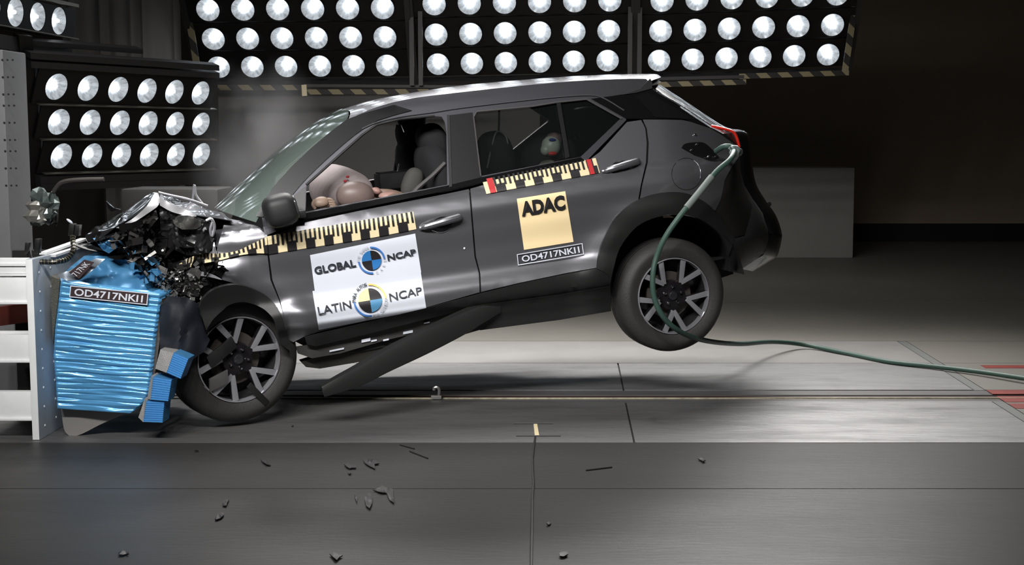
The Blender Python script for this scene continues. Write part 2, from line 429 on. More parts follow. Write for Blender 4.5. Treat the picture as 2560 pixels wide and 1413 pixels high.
# perforated steel column at far left
colx = -3.13
col = thing('steel_column', (colx-.6, .1, 0), 'tall grey drilled steel column at the left edge behind the barrier', 'column')
zc = at_d(40, 124, 8.0).z; yc = CAMY+8.0
mb = MB(); mb.wbox(colx-1.4, colx, yc, yc+.34, 0, zc); mb.build('column_body', mat('column_steel', (120, 120, 122), .55, .1, var=.1, vscale=2, bump=.1, bscale=10), col, bevel=.012)
hb = MB()
for r in range(9):
    for k in range(3):
        px, py = 6+k*13+r*1.2, 150+r*38+(r % 3)*5
        q = at_d(px, py, 8.0); V, Fs = lathe_geo([(0, 0), (.006, 0), (.006, .004)], Vector((q.x, yc-.003, q.z)), Vector((0, 1, 0)), Vector((1, 0, 0)), Vector((0, 0, 1)), 8); hb.add(V, Fs)
tag(hb.build('drilled_hole', blackv, col), kind='stuff')
# ------------------------------------------------------------------ lamp banks
def lamp_mat():
    m = bpy.data.materials.new('lamp_reflector'); m.use_nodes = True; nt = m.node_tree; N = nt.nodes; Lk = nt.links
    b = N['Principled BSDF']; b.inputs['Base Color'].default_value = (.35, .36, .38, 1); b.inputs['Roughness'].default_value = .25; b.inputs['Metallic'].default_value = .6
    tc = N.new('ShaderNodeTexCoord'); sep = N.new('ShaderNodeSeparateXYZ'); Lk.new(tc.outputs['Object'], sep.inputs[0])
    ln = N.new('ShaderNodeVectorMath'); ln.operation = 'LENGTH'
    mp = N.new('ShaderNodeMapping'); mp.inputs['Scale'].default_value = (10, 10, 0); Lk.new(tc.outputs['Object'], mp.inputs[0]); Lk.new(mp.outputs[0], ln.inputs[0])
    at = N.new('ShaderNodeMath'); at.operation = 'ARCTAN2'; Lk.new(sep.outputs[1], at.inputs[0]); Lk.new(sep.outputs[0], at.inputs[1])
    # facets by angle + noise per lamp
    oi = N.new('ShaderNodeObjectInfo')
    cb = N.new('ShaderNodeCombineXYZ'); Lk.new(ln.outputs['Value'], cb.inputs[1]); Lk.new(oi.outputs['Random'], cb.inputs[2])
    mu = N.new('ShaderNodeMath'); mu.operation = 'MULTIPLY'; mu.inputs[1].default_value = 1.6; Lk.new(at.outputs[0], mu.inputs[0]); Lk.new(mu.outputs[0], cb.inputs[0])
    ns = N.new('ShaderNodeTexNoise'); ns.inputs['Scale'].default_value = 1.5; ns.inputs['Detail'].default_value = 5; ns.inputs['Roughness'].default_value = .7; Lk.new(cb.outputs[0], ns.inputs['Vector'])
    fac = N.new('ShaderNodeMapRange'); fac.inputs[1].default_value = .32; fac.inputs[2].default_value = .68; fac.inputs[3].default_value = .13; fac.inputs[4].default_value = .6; Lk.new(ns.outputs[0], fac.inputs[0])
    core = N.new('ShaderNodeMapRange'); core.inputs[1].default_value = .12; core.inputs[2].default_value = .62; core.inputs[3].default_value = 4.2; core.inputs[4].default_value = 0.0; core.interpolation_type = 'SMOOTHSTEP'; Lk.new(ln.outputs['Value'], core.inputs[0])
    ad = N.new('ShaderNodeMath'); ad.operation = 'MULTIPLY_ADD'; Lk.new(core.outputs[0], ad.inputs[0]); Lk.new(ns.outputs[0], ad.inputs[1]); Lk.new(fac.outputs[0], ad.inputs[2])
    b.inputs['Emission Color'].default_value = (.86, .94, 1, 1); Lk.new(ad.outputs[0], b.inputs['Emission Strength'])
    return m
lampm = lamp_mat()
housem = mat('lamp_housing', (26, 23, 22), .55, .3); framem = mat('bank_frame', (62, 60, 60), .5, .4)
edgem = mat('housing_edge', (120, 116, 106), .35, .6)
def hazard():
    m = bpy.data.materials.new('hazard_tape'); m.use_nodes = True; nt = m.node_tree; N = nt.nodes
    b = N['Principled BSDF']; tc = N.new('ShaderNodeTexCoord'); mp = N.new('ShaderNodeMapping'); mp.inputs['Rotation'].default_value = (0, PI/4, 0)
    wv = N.new('ShaderNodeTexWave'); wv.inputs['Scale'].default_value = 2.3; wv.bands_direction = 'X'
    cr = N.new('ShaderNodeValToRGB'); cr.color_ramp.interpolation = 'CONSTANT'; cr.color_ramp.elements[0].color = (.012, .01, .009, 1); cr.color_ramp.elements[1].position = .5; cr.color_ramp.elements[1].color = (.24, .20, .11, 1)
    L = nt.links; L.new(tc.outputs['Object'], mp.inputs[0]); L.new(mp.outputs[0], wv.inputs[0]); L.new(wv.outputs[0], cr.inputs[0]); L.new(cr.outputs[0], b.inputs['Base Color']); b.inputs['Roughness'].default_value = .6
    return m
hazm = hazard()
# one reflector mesh, facing local -Z... shared by every lamp
R0 = .1
def reflector():
    prof = [(0.002, -.055), (.03, -.052), (.06, -.036), (.085, -.014), (R0, 0)]; V, Fs = lathe_geo(prof, Vector(), Vector((0, 0, 1)), Vector((1, 0, 0)), Vector((0, 1, 0)), 28)
    me = bpy.data.meshes.new('lamp'); me.from_pydata(V, [], Fs); me.materials.append(lampm); me.shade_smooth(); return me
def ringmesh():
    prof = [(R0, 0), (R0+.006, .004), (R0+.01, -.004), (R0+.008, -.02)]; V, Fs = lathe_geo(prof, Vector(), Vector((0, 0, 1)), Vector((1, 0, 0)), Vector((0, 1, 0)), 28)
    me = bpy.data.meshes.new('lamp_rim'); me.from_pydata(V, [], Fs); me.materials.append(housem); me.shade_smooth(); return me
def bulbmesh():
    prof = [(0.001, .004), (.012, 0), (.016, -.012), (.016, -.045)]; V, Fs = lathe_geo(prof, Vector(), Vector((0, 0, 1)), Vector((1, 0, 0)), Vector((0, 1, 0)), 12)
    me = bpy.data.meshes.new('bulb'); me.from_pydata(V, [], Fs); me.materials.append(mat('bulb_glow', (255, 255, 255), .3, emit=(235, 245, 255), estr=5)); me.shade_smooth(); return me
refl, rimm, bulbm = reflector(), ringmesh(), bulbmesh()
GOLD = edgem
def bank(name, O, R, Dn, nc, r0, r1, label, ext=(.22, .22, .16, .16), edge=False, aim=0.0):
    """O = world position of lamp (0,0); R, Dn = steps along a row / to the next row down; rows r0..r1"""
    nrm = R.cross(Dn).normalized()
    if nrm.dot(CAM-O) < 0: nrm = -nrm
    ex = R.normalized(); ey = nrm.cross(ex)
    ln_ = (nrm+Vector((0, -.2, -.0))*(aim*5)).normalized(); lx = (ex-ln_*ex.dot(ln_)).normalized(); ly = ln_.cross(lx); rot = Matrix((lx, ly, ln_)).transposed().to_euler()
    ed = Dn.normalized()
    base = O+R*(nc-1)/2+Dn*r1
    T = thing(name, base, label, 'lamp bank', 'floodlight banks around the crash track')
    for r in range(r0, r1+1):
        a = O+Dn*r-ex*ext[0]; b = O+Dn*r+R*(nc-1)+ex*ext[1]
        hh = Dn.length/2-.008
        # row housing = face plate with round openings, built in plane
        wd = (b-a).length; out = [(0, -hh), (wd, -hh), (wd, hh), (0, hh)]
        holes = [[(ext[0]+R.length*i+math.cos(t*2*PI/16)*(R0+.006), math.sin(t*2*PI/16)*(R0+.006)) for t in range(16)] for i in range(nc)]
        v, fs = tri2d(out, holes, .5)
        fr = [a+ex*p.x+ey*p.y+nrm*.004 for p in v]; V, Fc = solid(fr, fs, [p-nrm*.01 for p in fr])
        h = mesh_obj('row_housing', V, Fc, housem, T)
        m2 = MB(); m2.box((a+b)/2-nrm*.16, (b-a)/2, ey*hh, nrm*.06); m2.build('housing_back', housem, h)
        if edge:
            m2 = MB(); m2.box((a+b)/2+ed*(hh+.002)+nrm*.02, (b-a)/2, ed*.004, nrm*.018); m2.build('housing_lip', edgem, h)
        for i in range(nc):
            c = O+R*i+Dn*r
            l = bpy.data.objects.new('lamp', refl); C.objects.link(l); l.parent = T; l.location = c-base+nrm*(.035 if aim else 0); l.rotation_euler = rot
            q = bpy.data.objects.new('lamp_rim', rimm); C.objects.link(q); q.parent = l
            q = bpy.data.objects.new('bulb', bulbm); C.objects.link(q); q.parent = l
    return T, ex, ey, ed, nrm
def fit_bank(name, rows, D, nc, r0, r1, label, **k):
    """rows: px of first & last lamp in row 0 with depths D"""
    (a0, a1), (b0, b1) = rows
    P0 = at_t(*a0, D[0]); P1 = at_t(*a1, D[1]); Q0 = at_t(*b0, D[2]); Q1 = at_t(*b1, D[3])
    R = ((P1-P0)+(Q1-Q0))/2/(nc-1); Dn = ((Q0-P0)+(Q1-P1))/2
    O = (P0+P1+Q0+Q1)/4-R*(nc-1)/2-Dn/2
    return bank(name, O, R, Dn, nc, r0, r1, label, **k), O, R, Dn
B = []
B.append(fit_bank('lamp_bank', (((535, 92), (963, 87)), ((548, 162), (969, 158))), (12.6, 12.6, 12.82, 12.82), 6, -3, 1, 'overhead floodlight bank left of centre above the windscreen', aim=.8))
B.append(fit_bank('lamp_bank', (((1091, 81), (1521, 72)), ((1095, 155), (1519, 146))), (12.6, 12.6, 12.82, 12.82), 6, -3, 1, 'overhead floodlight bank in the middle directly above the car roof', aim=.8))
B.append(fit_bank('lamp_bank', (((1651, 72), (2080, 57)), ((1647, 146), (2069, 131))), (12.6, 12.55, 12.82, 12.77), 6, -3, 1, 'overhead floodlight bank on the right above the tail', aim=.8))
LB = fit_bank('lamp_bank', (((148, 305), (502, 310)), ((153, 390), (504, 386))), (10.6, 11.95, 10.75, 12.1), 6, -1, 1, 'low angled floodlight bank of eighteen lamps beside the steel column', edge=True, ext=(.2, .16, .16, .16))
TB = fit_bank('lamp_bank', (((-20, 19), (147, 52)), ((-19, 105), (148, 132))), (9.75, 10.6, 9.8, 10.65), 4, 0, 0, 'single lamp row angled sharply at the top left corner', edge=True)
# frames on the far banks
for k, ((T, ex, ey, ed, nrm), O, R, Dn) in enumerate(B):
    for s in (-.21, R.length*5+.21):
        m2 = MB(); c0 = O+ex*s+Dn*1.62; c1 = O+ex*s-Dn*3.6; m2.box((c0+c1)/2+nrm*.01, (c1-c0)/2, ex*.022, nrm*.03); m2.build('frame_post', framem, T)
    m2 = MB(); c = O+R*2.5+Dn*1.66; m2.box(c+nrm*.01, ex*(R.length*2.5+.22), ed*.02, nrm*.03); m2.build('frame_bar', framem, T)
# brackets of left banks
(T, ex, ey, ed, nrm), O, R, Dn = LB
for dy, dz, ln in ((-1.62, .0, 1), (-1.86, .02, 1), (1.66, 0, 1), (1.86, 0, 1)):
    m2 = MB(); c = O+R*2.4+Dn*dy; m2.box(c, ex*(R.length*2.5+.22), ed*(.025 if dy < 0 else .03), nrm*.04); m2.build('frame_bar', framem, T)
m2 = MB(); c = O+R*1.2+Dn*-2.1; m2.box(c-nrm*.1, ex*(R.length*1.9), ed*.02, nrm*.04); m2.build('frame_bar', framem, T)
m2 = MB(); c = O-R*.75+Dn*.2; m2.box(c-nrm*.05, ex*.06, ed*.72, nrm*.03); m2.build('frame_post', housem, T)
(T, ex, ey, ed, nrm), O, R, Dn = TB
m2 = MB(); c = O+R*1.5+Dn*.95; m2.box(c-nrm*.02, ex*(R.length*1.5+.14), ed*.05, nrm*.05); m2.build('frame_bar', framem, T)
m2 = MB(); c = O+R*2.8+Dn*.78; m2.box(c, ex*.14, ed*.012, nrm*.1); m2.build('bracket', edgem, T)
m2 = MB(); c = O+R*1.5-Dn*.58; m2.box(c, ex*(R.length*1.5+.2), ed*.012, nrm*.05); m2.build('housing_lip', edgem, T)
# hazard striped edge strips of the gantry
gan = thing('gantry_edge', at_t(1300, 215, 12.7), 'steel gantry edge under the far lamp banks with black and yellow hazard tape', 'gantry')
def strip(p0, p1, w_, t, m=hazm, name='hazard_tape'):
    a = at_t(*p0, t); b = at_t(*p1, t); d = (b-a)/2; mb = MB(); n = Vector((0, 1, 0)); u = d.cross(n).normalized()
    loc = (a+b)/2; mb.box(loc, d, u*(w_*t/F/2), n*.01); o = mb.build(name, m, gan); return o
strip((545, 219), (762, 219), 13, 12.5); strip((752, 230), (1180, 229), 13, 12.35); strip((1600, 213), (1865, 205), 13, 12.35); strip((1848, 191), (2122, 182), 13, 12.5)
strip((462, -20), (494, 175), 16, 12.5); strip((2142, -20), (2112, 182), 15, 12.5)
strip((760, 214), (1180, 217), 7, 12.5, framem, 'gantry_bar'); strip((1600, 198), (1860, 192), 8, 12.5, framem, 'gantry_bar'); strip((545, 207), (2120, 172), 4, 13.1, framem, 'gantry_bar')
for px in (1028, 1050, 1576, 1600): strip((px, -20), (px+(2 if px < 1300 else -2), 214), 11, 12.45, framem, 'gantry_post')
strip((760, 212), (762, 240), 12, 12.3, MATS['yellow_vinyl'], 'tape_end')
# ------------------------------------------------------------------ THE CAR
cc = ground(1150, 1040)
car = thing('car', (cc.x, cc.y, 0), 'dark grey compact SUV with crushed front, tail lifted, crash test stickers on its side', 'car')
smooth2 = lambda pts, k=6: [tuple(p) for p in catmull([Vector((x, y, 0)) for x, y in pts], k)]
def sm(pts, k=5): return [(p.x, p.y) for p in catmull([(x, y, 0) for x, y in pts], k)]
# upper outline
UPc = sm([(655, 545), (664, 500), (700, 452), (752, 398), (812, 345), (866, 303), (936, 270), (1025, 247), (1150, 231), (1327, 212), (1468, 201), (1600, 197), (1618, 200), (1627, 212)], 4)
WF = [(764, 530), (766, 462), (800, 432), (860, 378), (905, 338), (942, 312), (1000, 298), (1086, 290), (1104, 292), (1112, 306), (1116, 330), (1118, 462)]
WR = [(1184, 292), (1192, 278), (1330, 265), (1391, 255), (1466, 248), (1552, 296), (1452, 392), (1204, 440)]
belt_b = [(1566, 300), (1462, 407), (1204, 458), (1120, 478), (900, 521), (764, 550), (700, 575), (662, 590)]
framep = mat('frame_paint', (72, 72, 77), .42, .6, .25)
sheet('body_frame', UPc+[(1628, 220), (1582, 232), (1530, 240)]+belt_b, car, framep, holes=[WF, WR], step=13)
sheet('far_body_frame', UPc+[(1628, 220), (1582, 232), (1530, 240)]+belt_b, car, paint, holes=[WF, WR], step=16, mir=True)
# inner dark shell both sides
shell = [(660, 560)]+[(x, y+8) for x, y in UPc[6:]]+[(1700, 275), (1776, 325), (1836, 340), (1842, 470), (1860, 600), (1820, 600), (1795, 575), (1750, 545), (1698, 532), (1645, 540), (1592, 565), (1550, 618), (1528, 690), (1520, 770), (1200, 820), (900, 880), (790, 880), (730, 850), (700, 780), (680, 740), (610, 700)]
sheet('inner_shell', shell, car, shellm, off=.05, holes=[WF, WR], step=24, thick=.004)
sheet('inner_shell', shell, car, shellm, off=.012, holes=[WF, WR], step=24, thick=.004, mir=True)
# doors
fd = [(671, 592), (700, 583), (764, 556), (900, 527), (1120, 484), (1172, 473), (1176, 520), (1186, 641), (1197, 684), (1199, 731), (1064, 769), (900, 806), (796, 830), (762, 841), (733, 856), (722, 850), (712, 800), (700, 750), (681, 700), (673, 640)]
sheet('front_door', fd, car, paint, step=12)
rd = [(1176, 472), (1204, 464), (1455, 413), (1500, 380), (1568, 305), (1603, 300), (1613, 321), (1617, 357), (1615, 406), (1602, 463), (1595, 503), (1560, 525), (1530, 560), (1508, 605), (1499, 640), (1500, 668), (1420, 682), (1300, 707), (1203, 730), (1201, 684), (1190, 641), (1180, 520)]
sheet('rear_door', rd, car, paint, step=12)
qp = [(1607, 299), (1650, 299), (1706, 300), (1760, 312), (1800, 335), (1838, 362), (1845, 395), (1828, 420), (1812, 450), (1802, 500), (1788, 527), (1760, 505), (1730, 490), (1702, 484), (1645, 486), (1600, 500), (1606, 463), (1620, 406), (1622, 357), (1617, 321)]
sheet('rear_quarter_panel', qp, car, paint, step=12)
# black C pillar area + rear side glass
bp = [(1478, 247), (1530, 240), (1582, 233), (1626, 222), (1700, 268), (1775, 320), (1706, 297), (1566, 297)]
sheet('rear_pillar_panel', bp, car, blackg, off=-.004, step=16)
sheet('rear_side_glass', [(1590, 240), (1622, 232), (1690, 272), (1735, 298), (1640, 294)], car, mat('dark_glass', (20, 20, 20), .08, 0, 1), off=-.010, step=16)
# belt strip, pillars
sheet('belt_trim', [(748, 548), (764, 533), (1118, 464), (1204, 443), (1452, 393), (1462, 402), (1204, 456), (1120, 476), (764, 549)], car, blackg, off=-.008, step=14)
sheet('centre_pillar', [(1124, 288), (1181, 281), (1204, 442), (1166, 459), (1131, 466)], car, mat('satin_black_pillar', (26, 26, 28), .3), off=-.006, step=14)
sheet('door_seal', [(1118, 287), (1124, 287), (1130, 466), (1124, 468)], car, mat('seal_rubber', (20, 20, 21), .6), off=-.014, step=14)
sheet('window_post', [(1391, 256), (1401, 254), (1424, 392), (1414, 396)], car, MATS['satin_black_pillar'], off=-.004, step=14)
sheet('sail_panel', [(718, 505), (764, 466), (763, 531), (735, 545)], car, mat('sail_plastic', (80, 80, 80), .6), off=-.012, step=12)
sheet('windscreen_pillar', sm([(640, 540), (664, 495), (700, 448), (752, 394), (812, 341), (866, 299)], 4)+[(905, 284), (985, 262), (1030, 276), (985, 288)]+sm([(944, 301), (900, 328), (850, 368), (795, 418), (752, 462), (718, 505), (690, 548)], 4), car, mat('pillar_black', (22, 22, 24), .25, 0, .4), off=-.008, step=12)
def edge_line(name, pts, r, m, off, mir=False):
    P = [W(x, y, nside(x, y)+off) for x, y in pts]
    if mir: P = [mirror(p) for p in P]
    return tube(name, P, r, m, car, n=6)
wtrim = mat('window_trim', (84, 82, 82), .4, .3)
edge_line('window_seal', [(766, 462), (800, 432), (860, 378), (905, 338), (942, 312), (1000, 298), (1086, 290)], .007, mat('seal_rubber', (20, 20, 21), .6), -.006)
edge_line('window_seal', [(1184, 292), (1192, 279), (1330, 266), (1391, 256), (1466, 248), (1554, 297)], .005, wtrim, -.006)
edge_line('window_seal', [(1184, 292), (1202, 440)], .004, wtrim, -.006)
edge_line('drip_moulding', sm([(905, 322), (942, 306), (1000, 292), (1080, 281), (1150, 270), (1300, 252), (1400, 242), (1475, 238), (1510, 246), (1560, 276)]), .004, mat('moulding', (96, 96, 100), .35, .6), -.006)
for poly in (WF, WR): edge_line('far_window_trim', densify(poly+[poly[0]], 40), .006, wtrim, .02, True)
edge_line('far_window_trim', [(1395, 256), (1419, 392)], .008, wtrim, .02, True)
# crease lines in the body (panel joints)
# roof
ncar = 12
def symloft(name, edge, cen, m, ne, power=2.3, rows=14, dark=False, drop=0, label=None, kmax=1.0, ang=40, thick=None):
    E = [W(x, y, n_) for (x, y), n_ in zip(edge, ne)]; Cn = [W(x, y, HALF) for x, y in cen]
    E = catmull(E, 6); Cn = catmull(Cn, 6); out = []
    for e, c in zip(E, Cn):
        ne_ = (e-HF).dot(IN); row = []
        e0 = e-IN*(ne_-HALF)   # edge projected on the centre plane
        for k in range(-rows, int(rows*kmax)+1):
            s = k/rows; p = c+(e0-c)*abs(s)**power + IN*(abs(ne_-HALF)*s) - UP*drop
            row.append(p)
        out.append(row)
    return grid(name, out, m, car, thick=thick, angle=ang, label=label)
edge = [(868, 303), (936, 270), (1025, 247), (1150, 231), (1327, 212), (1468, 201), (1600, 197), (1622, 203)]
cen = [(858, 276), (938, 250), (1030, 232), (1150, 214), (1320, 199), (1460, 190), (1596, 187), (1620, 193)]
nes = [nside(x, y) for x, y in edge]
symloft('roof', edge, cen, roofp, nes, 2.6)
symloft('headliner', edge, cen, trimm, [n+.03 for n in nes], 2.6, drop=.03)
# windscreen
edge = [(640, 556), (668, 500), (704, 450), (755, 396), (812, 345), (866, 303)]
cen = [(538, 520), (572, 490), (635, 433), (715, 365), (790, 308), (858, 272)]
ws = symloft('windscreen', edge, cen, dimglass, [nside(x, y)+.0 for x, y in edge], 2.0)
# tailgate: closes the rear from roof edge to bumper
sil = [(1627, 214), (1702, 265), (1780, 316), (1836, 332), (1849, 389), (1852, 428), (1861, 463), (1882, 498), (1907, 534), (1921, 573), (1921, 597), (1911, 633), (1893, 647), (1851, 672)]
ndep = [.42, .38, .36, .36, .36, .36, .36, .36, .36, .36, .36, .36, .36, .36]
symloft('tailgate', sil, sil, blackg, ndep, 3, rows=6)
# corner surfaces between side panels and tail outline
def bridge(name, A, Bq, m, nA, nB, k=6, bulge=.0):
    rows = []
    for (ax_, ay_), (bx, by), na, nb in zip(A, Bq, nA, nB):
        row = []
        for i in range(k+1):
            t = i/k; x = ax_+(bx-ax_)*t; y = ay_+(by-ay_)*t; row.append(W(x, y, na+(nb-na)*t*t))
        rows.append(row)
    return grid(name, rows, m, car, thick=IN*.004)
A = [(1800, 335), (1838, 362), (1845, 395), (1828, 420), (1812, 450), (1802, 500), (1788, 527), (1815, 562), (1836, 594)]
S2 = [(1836, 332), (1845, 355), (1850, 395), (1852, 428), (1861, 463), (1882, 498), (1884, 520), (1880, 560), (1872, 585)]
bridge('bumper_upper', A, S2, mat('bumper_dark', (32, 31, 30), .4, .3), [nside(*p)+.004 for p in A], [.36, .36, .36, .36, .36, .36, .30, .24, .2])
lowA = [(1882, 498), (1878, 520), (1868, 560), (1862, 590), (1836, 596), (1815, 606), (1822, 640), (1826, 680)]
lowS = [(1883, 499), (1907, 534), (1921, 573), (1921, 597), (1918, 612), (1911, 633), (1893, 647), (1851, 675)]
bridge('rear_bumper', lowA, lowS, cladm, [.33, .28, .2, .16, .10, .07, .07, .08], [.36]*8)
bridge('tail_side_glass', [(1700, 268), (1740, 296), (1775, 320), (1800, 335)], [(1703, 265), (1745, 292), (1780, 316), (1836, 332)], blackg, [nside(1700, 268), nside(1740, 296), nside(1775, 320), nside(1800, 335)], [.38]*4)
edge_n = lambda pts, n_: [W(x, y, n_) for x, y in pts]
tube('tail_light', catmull([W(x, y, n_) for x, y, n_ in ((1778, 315, .34), (1810, 322, .32), (1832, 330, .31), (1842, 345, .31), (1848, 368, .31))], 6), .009, mat('tail_light_red', (200, 40, 26), .3, coat=.5), car, label='thin red tail light strip')
tube('screen_edge_tape', catmull([W(x, y, .37) for x, y in ((1628, 222), (1660, 240), (1702, 264), (1745, 292), (1778, 314))], 6), .005, mat('crinkled_foil', (150, 152, 156), .25, .8, bump=1, bscale=60), car)
# spoiler
sheet('spoiler', [(1560, 236), (1600, 222), (1626, 196), (1631, 206), (1630, 221), (1590, 232)], car, mat('spoiler_grey', (52, 52, 54), .4, .4, .4), off=-.012, thick=.5)
# exposed light pocket
def off_side(o_): return lambda x, y: nside(x, y)+o_
sheet('light_pocket', sm([(1704, 370), (1712, 360), (1735, 356), (1762, 358), (1790, 384), (1800, 400), (1776, 402), (1735, 388), (1704, 370)][:-1], 4), car, mat('pocket_black', (18, 17, 18), .3, 0, .5), nf=off_side(-.003), step=12)
for x, y in ((1743, 360), (1730, 374), (1773, 390), (1738, 336), (1790, 391)):
    blob('bolt', W(x, y, nside(x, y)-.008), .008, .007, .008, chrome, car, n=10)
# fuel flap: thin ring groove
fl = [(1716+37*math.cos(t/24*2*PI), 435+40*math.sin(t/24*2*PI)) for t in range(24)]
edge_line('fuel_flap_gap', fl+[fl[0]], .0018, blackv, -.0005)
edge_line('fuel_flap_edge', [fl[i % 24] for i in range(20, 26)], .002, chrome, -.002)
# wheel arch cladding, rear
outer = sm([(1493, 672), (1497, 640), (1509, 598), (1541, 541), (1592, 502), (1645, 484), (1702, 481), (1745, 495), (1780, 520), (1815, 562), (1838, 596)], 4)
inner = sm([(1822, 640), (1815, 612), (1798, 583), (1752, 549), (1698, 535), (1645, 542), (1592, 567), (1550, 620), (1532, 680), (1524, 720)], 4)
sheet('wheel_arch_cladding', outer+inner+[(1524, 690), (1510, 680)], car, cladm, off=-.016, step=12, thick=.03)
# dark wheel wells
def well(cx_, cy_, r, n0, n1, a0, a1):
    rows = []
    for n_ in (n0, n1):
        rows.append([W(cx_, cy_, n0)+AX*(math.cos(t)*r)+UP*(math.sin(t)*r)+IN*(n_-n0) for t in [a0+(a1-a0)*i/24 for i in range(25)]])
    return rows
grid('wheel_well', well(1684, 735, .46, .06, .55, .12, PI-.05), shellm, car)
rw = well(1684, 735, .46, .45, .56, .12, PI-.05); mbw = MB(); cw = W(1684, 735, .56); ring = rw[1]; mbw.add([cw]+ring, [(0, i, i+1) for i in range(1, 25)]); mbw.build('wheel_well_back', shellm, car)
# sills
sheet('door_cladding', [(762, 843), (796, 834), (1064, 771), (1199, 735), (1300, 710), (1420, 685), (1500, 670), (1526, 690), (1526, 716), (1400, 737), (1205, 764), (1060, 800), (900, 840), (790, 866), (768, 862)], car, cladm, off=-.012, step=12, thick=.03)
sheet('exposed_sill', [(740, 868), (775, 862), (900, 840), (1060, 800), (1200, 764), (1210, 790), (1060, 828), (960, 852), (850, 884), (780, 896), (745, 884)], car, mat('sill_plastic', (54, 53, 51), .6), off=.02, step=12, thick=.02)
sheet('rear_sill_trim', [(1200, 764), (1400, 737), (1526, 716), (1528, 778), (1400, 800), (1200, 826), (1180, 790)], car, cladm, off=-.03, step=12, thick=.07)
sheet('sill_beam', [(752, 905), (790, 893), (960, 858), (1210, 795), (1210, 822), (1060, 866), (900, 905), (800, 922), (765, 918)], car, mat('underseal', (34, 33, 28), .7), off=.06, step=14, thick=.08)
for x, y, w_, h_ in ((842, 875, 18, 4), (915, 851, 11, 8), (935, 852, 7, 4), (965, 850, 7, 4), (1020, 831, 12, 6), (1067, 807, 7, 3)):
    sheet('sill_clip', [(x-w_, y+w_*.2-h_/2), (x+w_, y-w_*.2-h_/2), (x+w_, y-w_*.2+h_/2), (x-w_, y+w_*.2+h_/2)], car, white, off=.012, step=30, thick=.004)
# dangling sill trim, torn free at its front end
hang = [(1250, 768, .03, 16), (1205, 786, .0, 26), (1150, 813, -.03, 31), (1060, 858, -.08, 32), (970, 902, -.12, 30), (900, 940, -.15, 27), (850, 962, -.17, 22), (808, 980, -.18, 16)]
P = catmull([W(x, y, n_) for x, y, n_, r in hang], 5); rr = catmull([(r, 0, 0) for _, _, _, r in hang], 5); rows = []
for i, p in enumerate(P):
    d = (P[min(i+1, len(P)-1)]-P[max(i-1, 0)]).normalized(); u = IN.cross(d).normalized(); h_ = rr[i].x*8/F; u = u if u.z > 0 else -u
    tw = .2*math.sin(i*.12)
    rows.append([p+u*h_+IN*.03, p+u*h_*.8-IN*.004, p+u*h_*.1-IN*.012, p-u*h_*.8-IN*.002, p-u*h_+IN*.04, p+IN*.05])
grid('hanging_sill_trim', rows, cladm, car, closed=True, label='black sill trim torn loose and hanging to the floor')
# underbody and firewall
def quadgrid(name, pts, m, k=6):
    a, b, c, d = pts; rows = [[a.lerp(b, j/k).lerp(d.lerp(c, j/k), i/k) for j in range(k+1)] for i in range(k+1)]; return grid(name, rows, m, car, thick=UP*.01)
quadgrid('underbody', [W(690, 800, .12), W(1520, 750, .12), W(1520, 750, .12)+IN*1.4, W(690, 800, .12)+IN*1.4], shellm)
quadgrid('underbody', [W(1520, 700, .12), W(1850, 640, .3), W(1850, 640, .3)+IN*1.1, W(1520, 700, .12)+IN*1.4], shellm)
quadgrid('firewall', [W(700, 560, .1), W(690, 800, .1), W(690, 800, .1)+IN*1.45, W(700, 560, .1)+IN*1.45], trimm)
mb = MB(); c = W(720, 545, .86); mb.box(c-UP*.12+AX*.1, AX*.22, UP*.1, IN*.68); mb.build('dashboard', trimm, car, bevel=.03)
mb = MB(); c = W(1490, 520, .86); mb.box(c, AX*.2, UP*.28, IN*.66); mb.build('rear_bench', fabric, car, bevel=.05)
mb = MB(); c = W(1480, 390, .9); mb.box(c+AX*.12, AX*.06, UP*.3, IN*.62); mb.build('rear_seat_back', fabric, car, bevel=.04)
# door handles
def handle(p0, p1, cup, rcup):
    c = W(cup[0], cup[1], nside(*cup)+.0); 
    o = blob('handle_recess', c-IN*.0, rcup, rcup*.68, .022, mat('recess_black', (20, 20, 21), .35, .3), car, n=24)
    pts = [(p0[0]+(p1[0]-p0[0])*t, p0[1]+(p1[1]-p0[1])*t) for t in (0, .15, .4, .7, .9, 1)]
    P = [W(x, y, nside(x, y)-o_) for (x, y), o_ in zip(pts, (.006, .02, .032, .032, .022, .012))]
    tube('door_handle', catmull(P, 4), [.012]*3+[.016]*3+[.019]*4+[.021]*4+[.021]*4+[.02, .018, .012] if len(catmull(P, 4)) == 21 else .018, paint, car, n=10)
handle((1050, 571), (1153, 542), (1106, 559), .058)
handle((1506, 429), (1598, 402), (1552, 418), .056)
blob('lock_barrel', W(1148, 543, nside(1148, 543)-.028), .008, .008, .006, chrome, car, n=12)
edge_line('recess_highlight', sm([(1080, 576), (1105, 582), (1128, 570)]), .002, chrome, -.003)
for x, y in ((1161, 621), (1513, 639)): blob('target_dot', W(x, y, nside(x, y)-.003), .006, .006, .003, white, car, n=10)
# mirror
mb = MB(); 
mc = W(700, 520, -.10)
blob('side_mirror', mc-UP*.012, .088, .085, .10, mat('mirror_black', (30, 30, 31), .55, .1, 0), car, ang=.15, p=3.2, n=32)
blob('mirror_glass', mc+AX*.075, .012, .062, .08, mat('mirror_rim', (60, 60, 62), .2, .3), car, ang=.15, p=3)
mb = MB(); mb.box(W(748, 535, -.02), AX*.03, UP*.02, IN*.05); mb.build('mirror_arm', MATS['mirror_black'], car, bevel=.008)
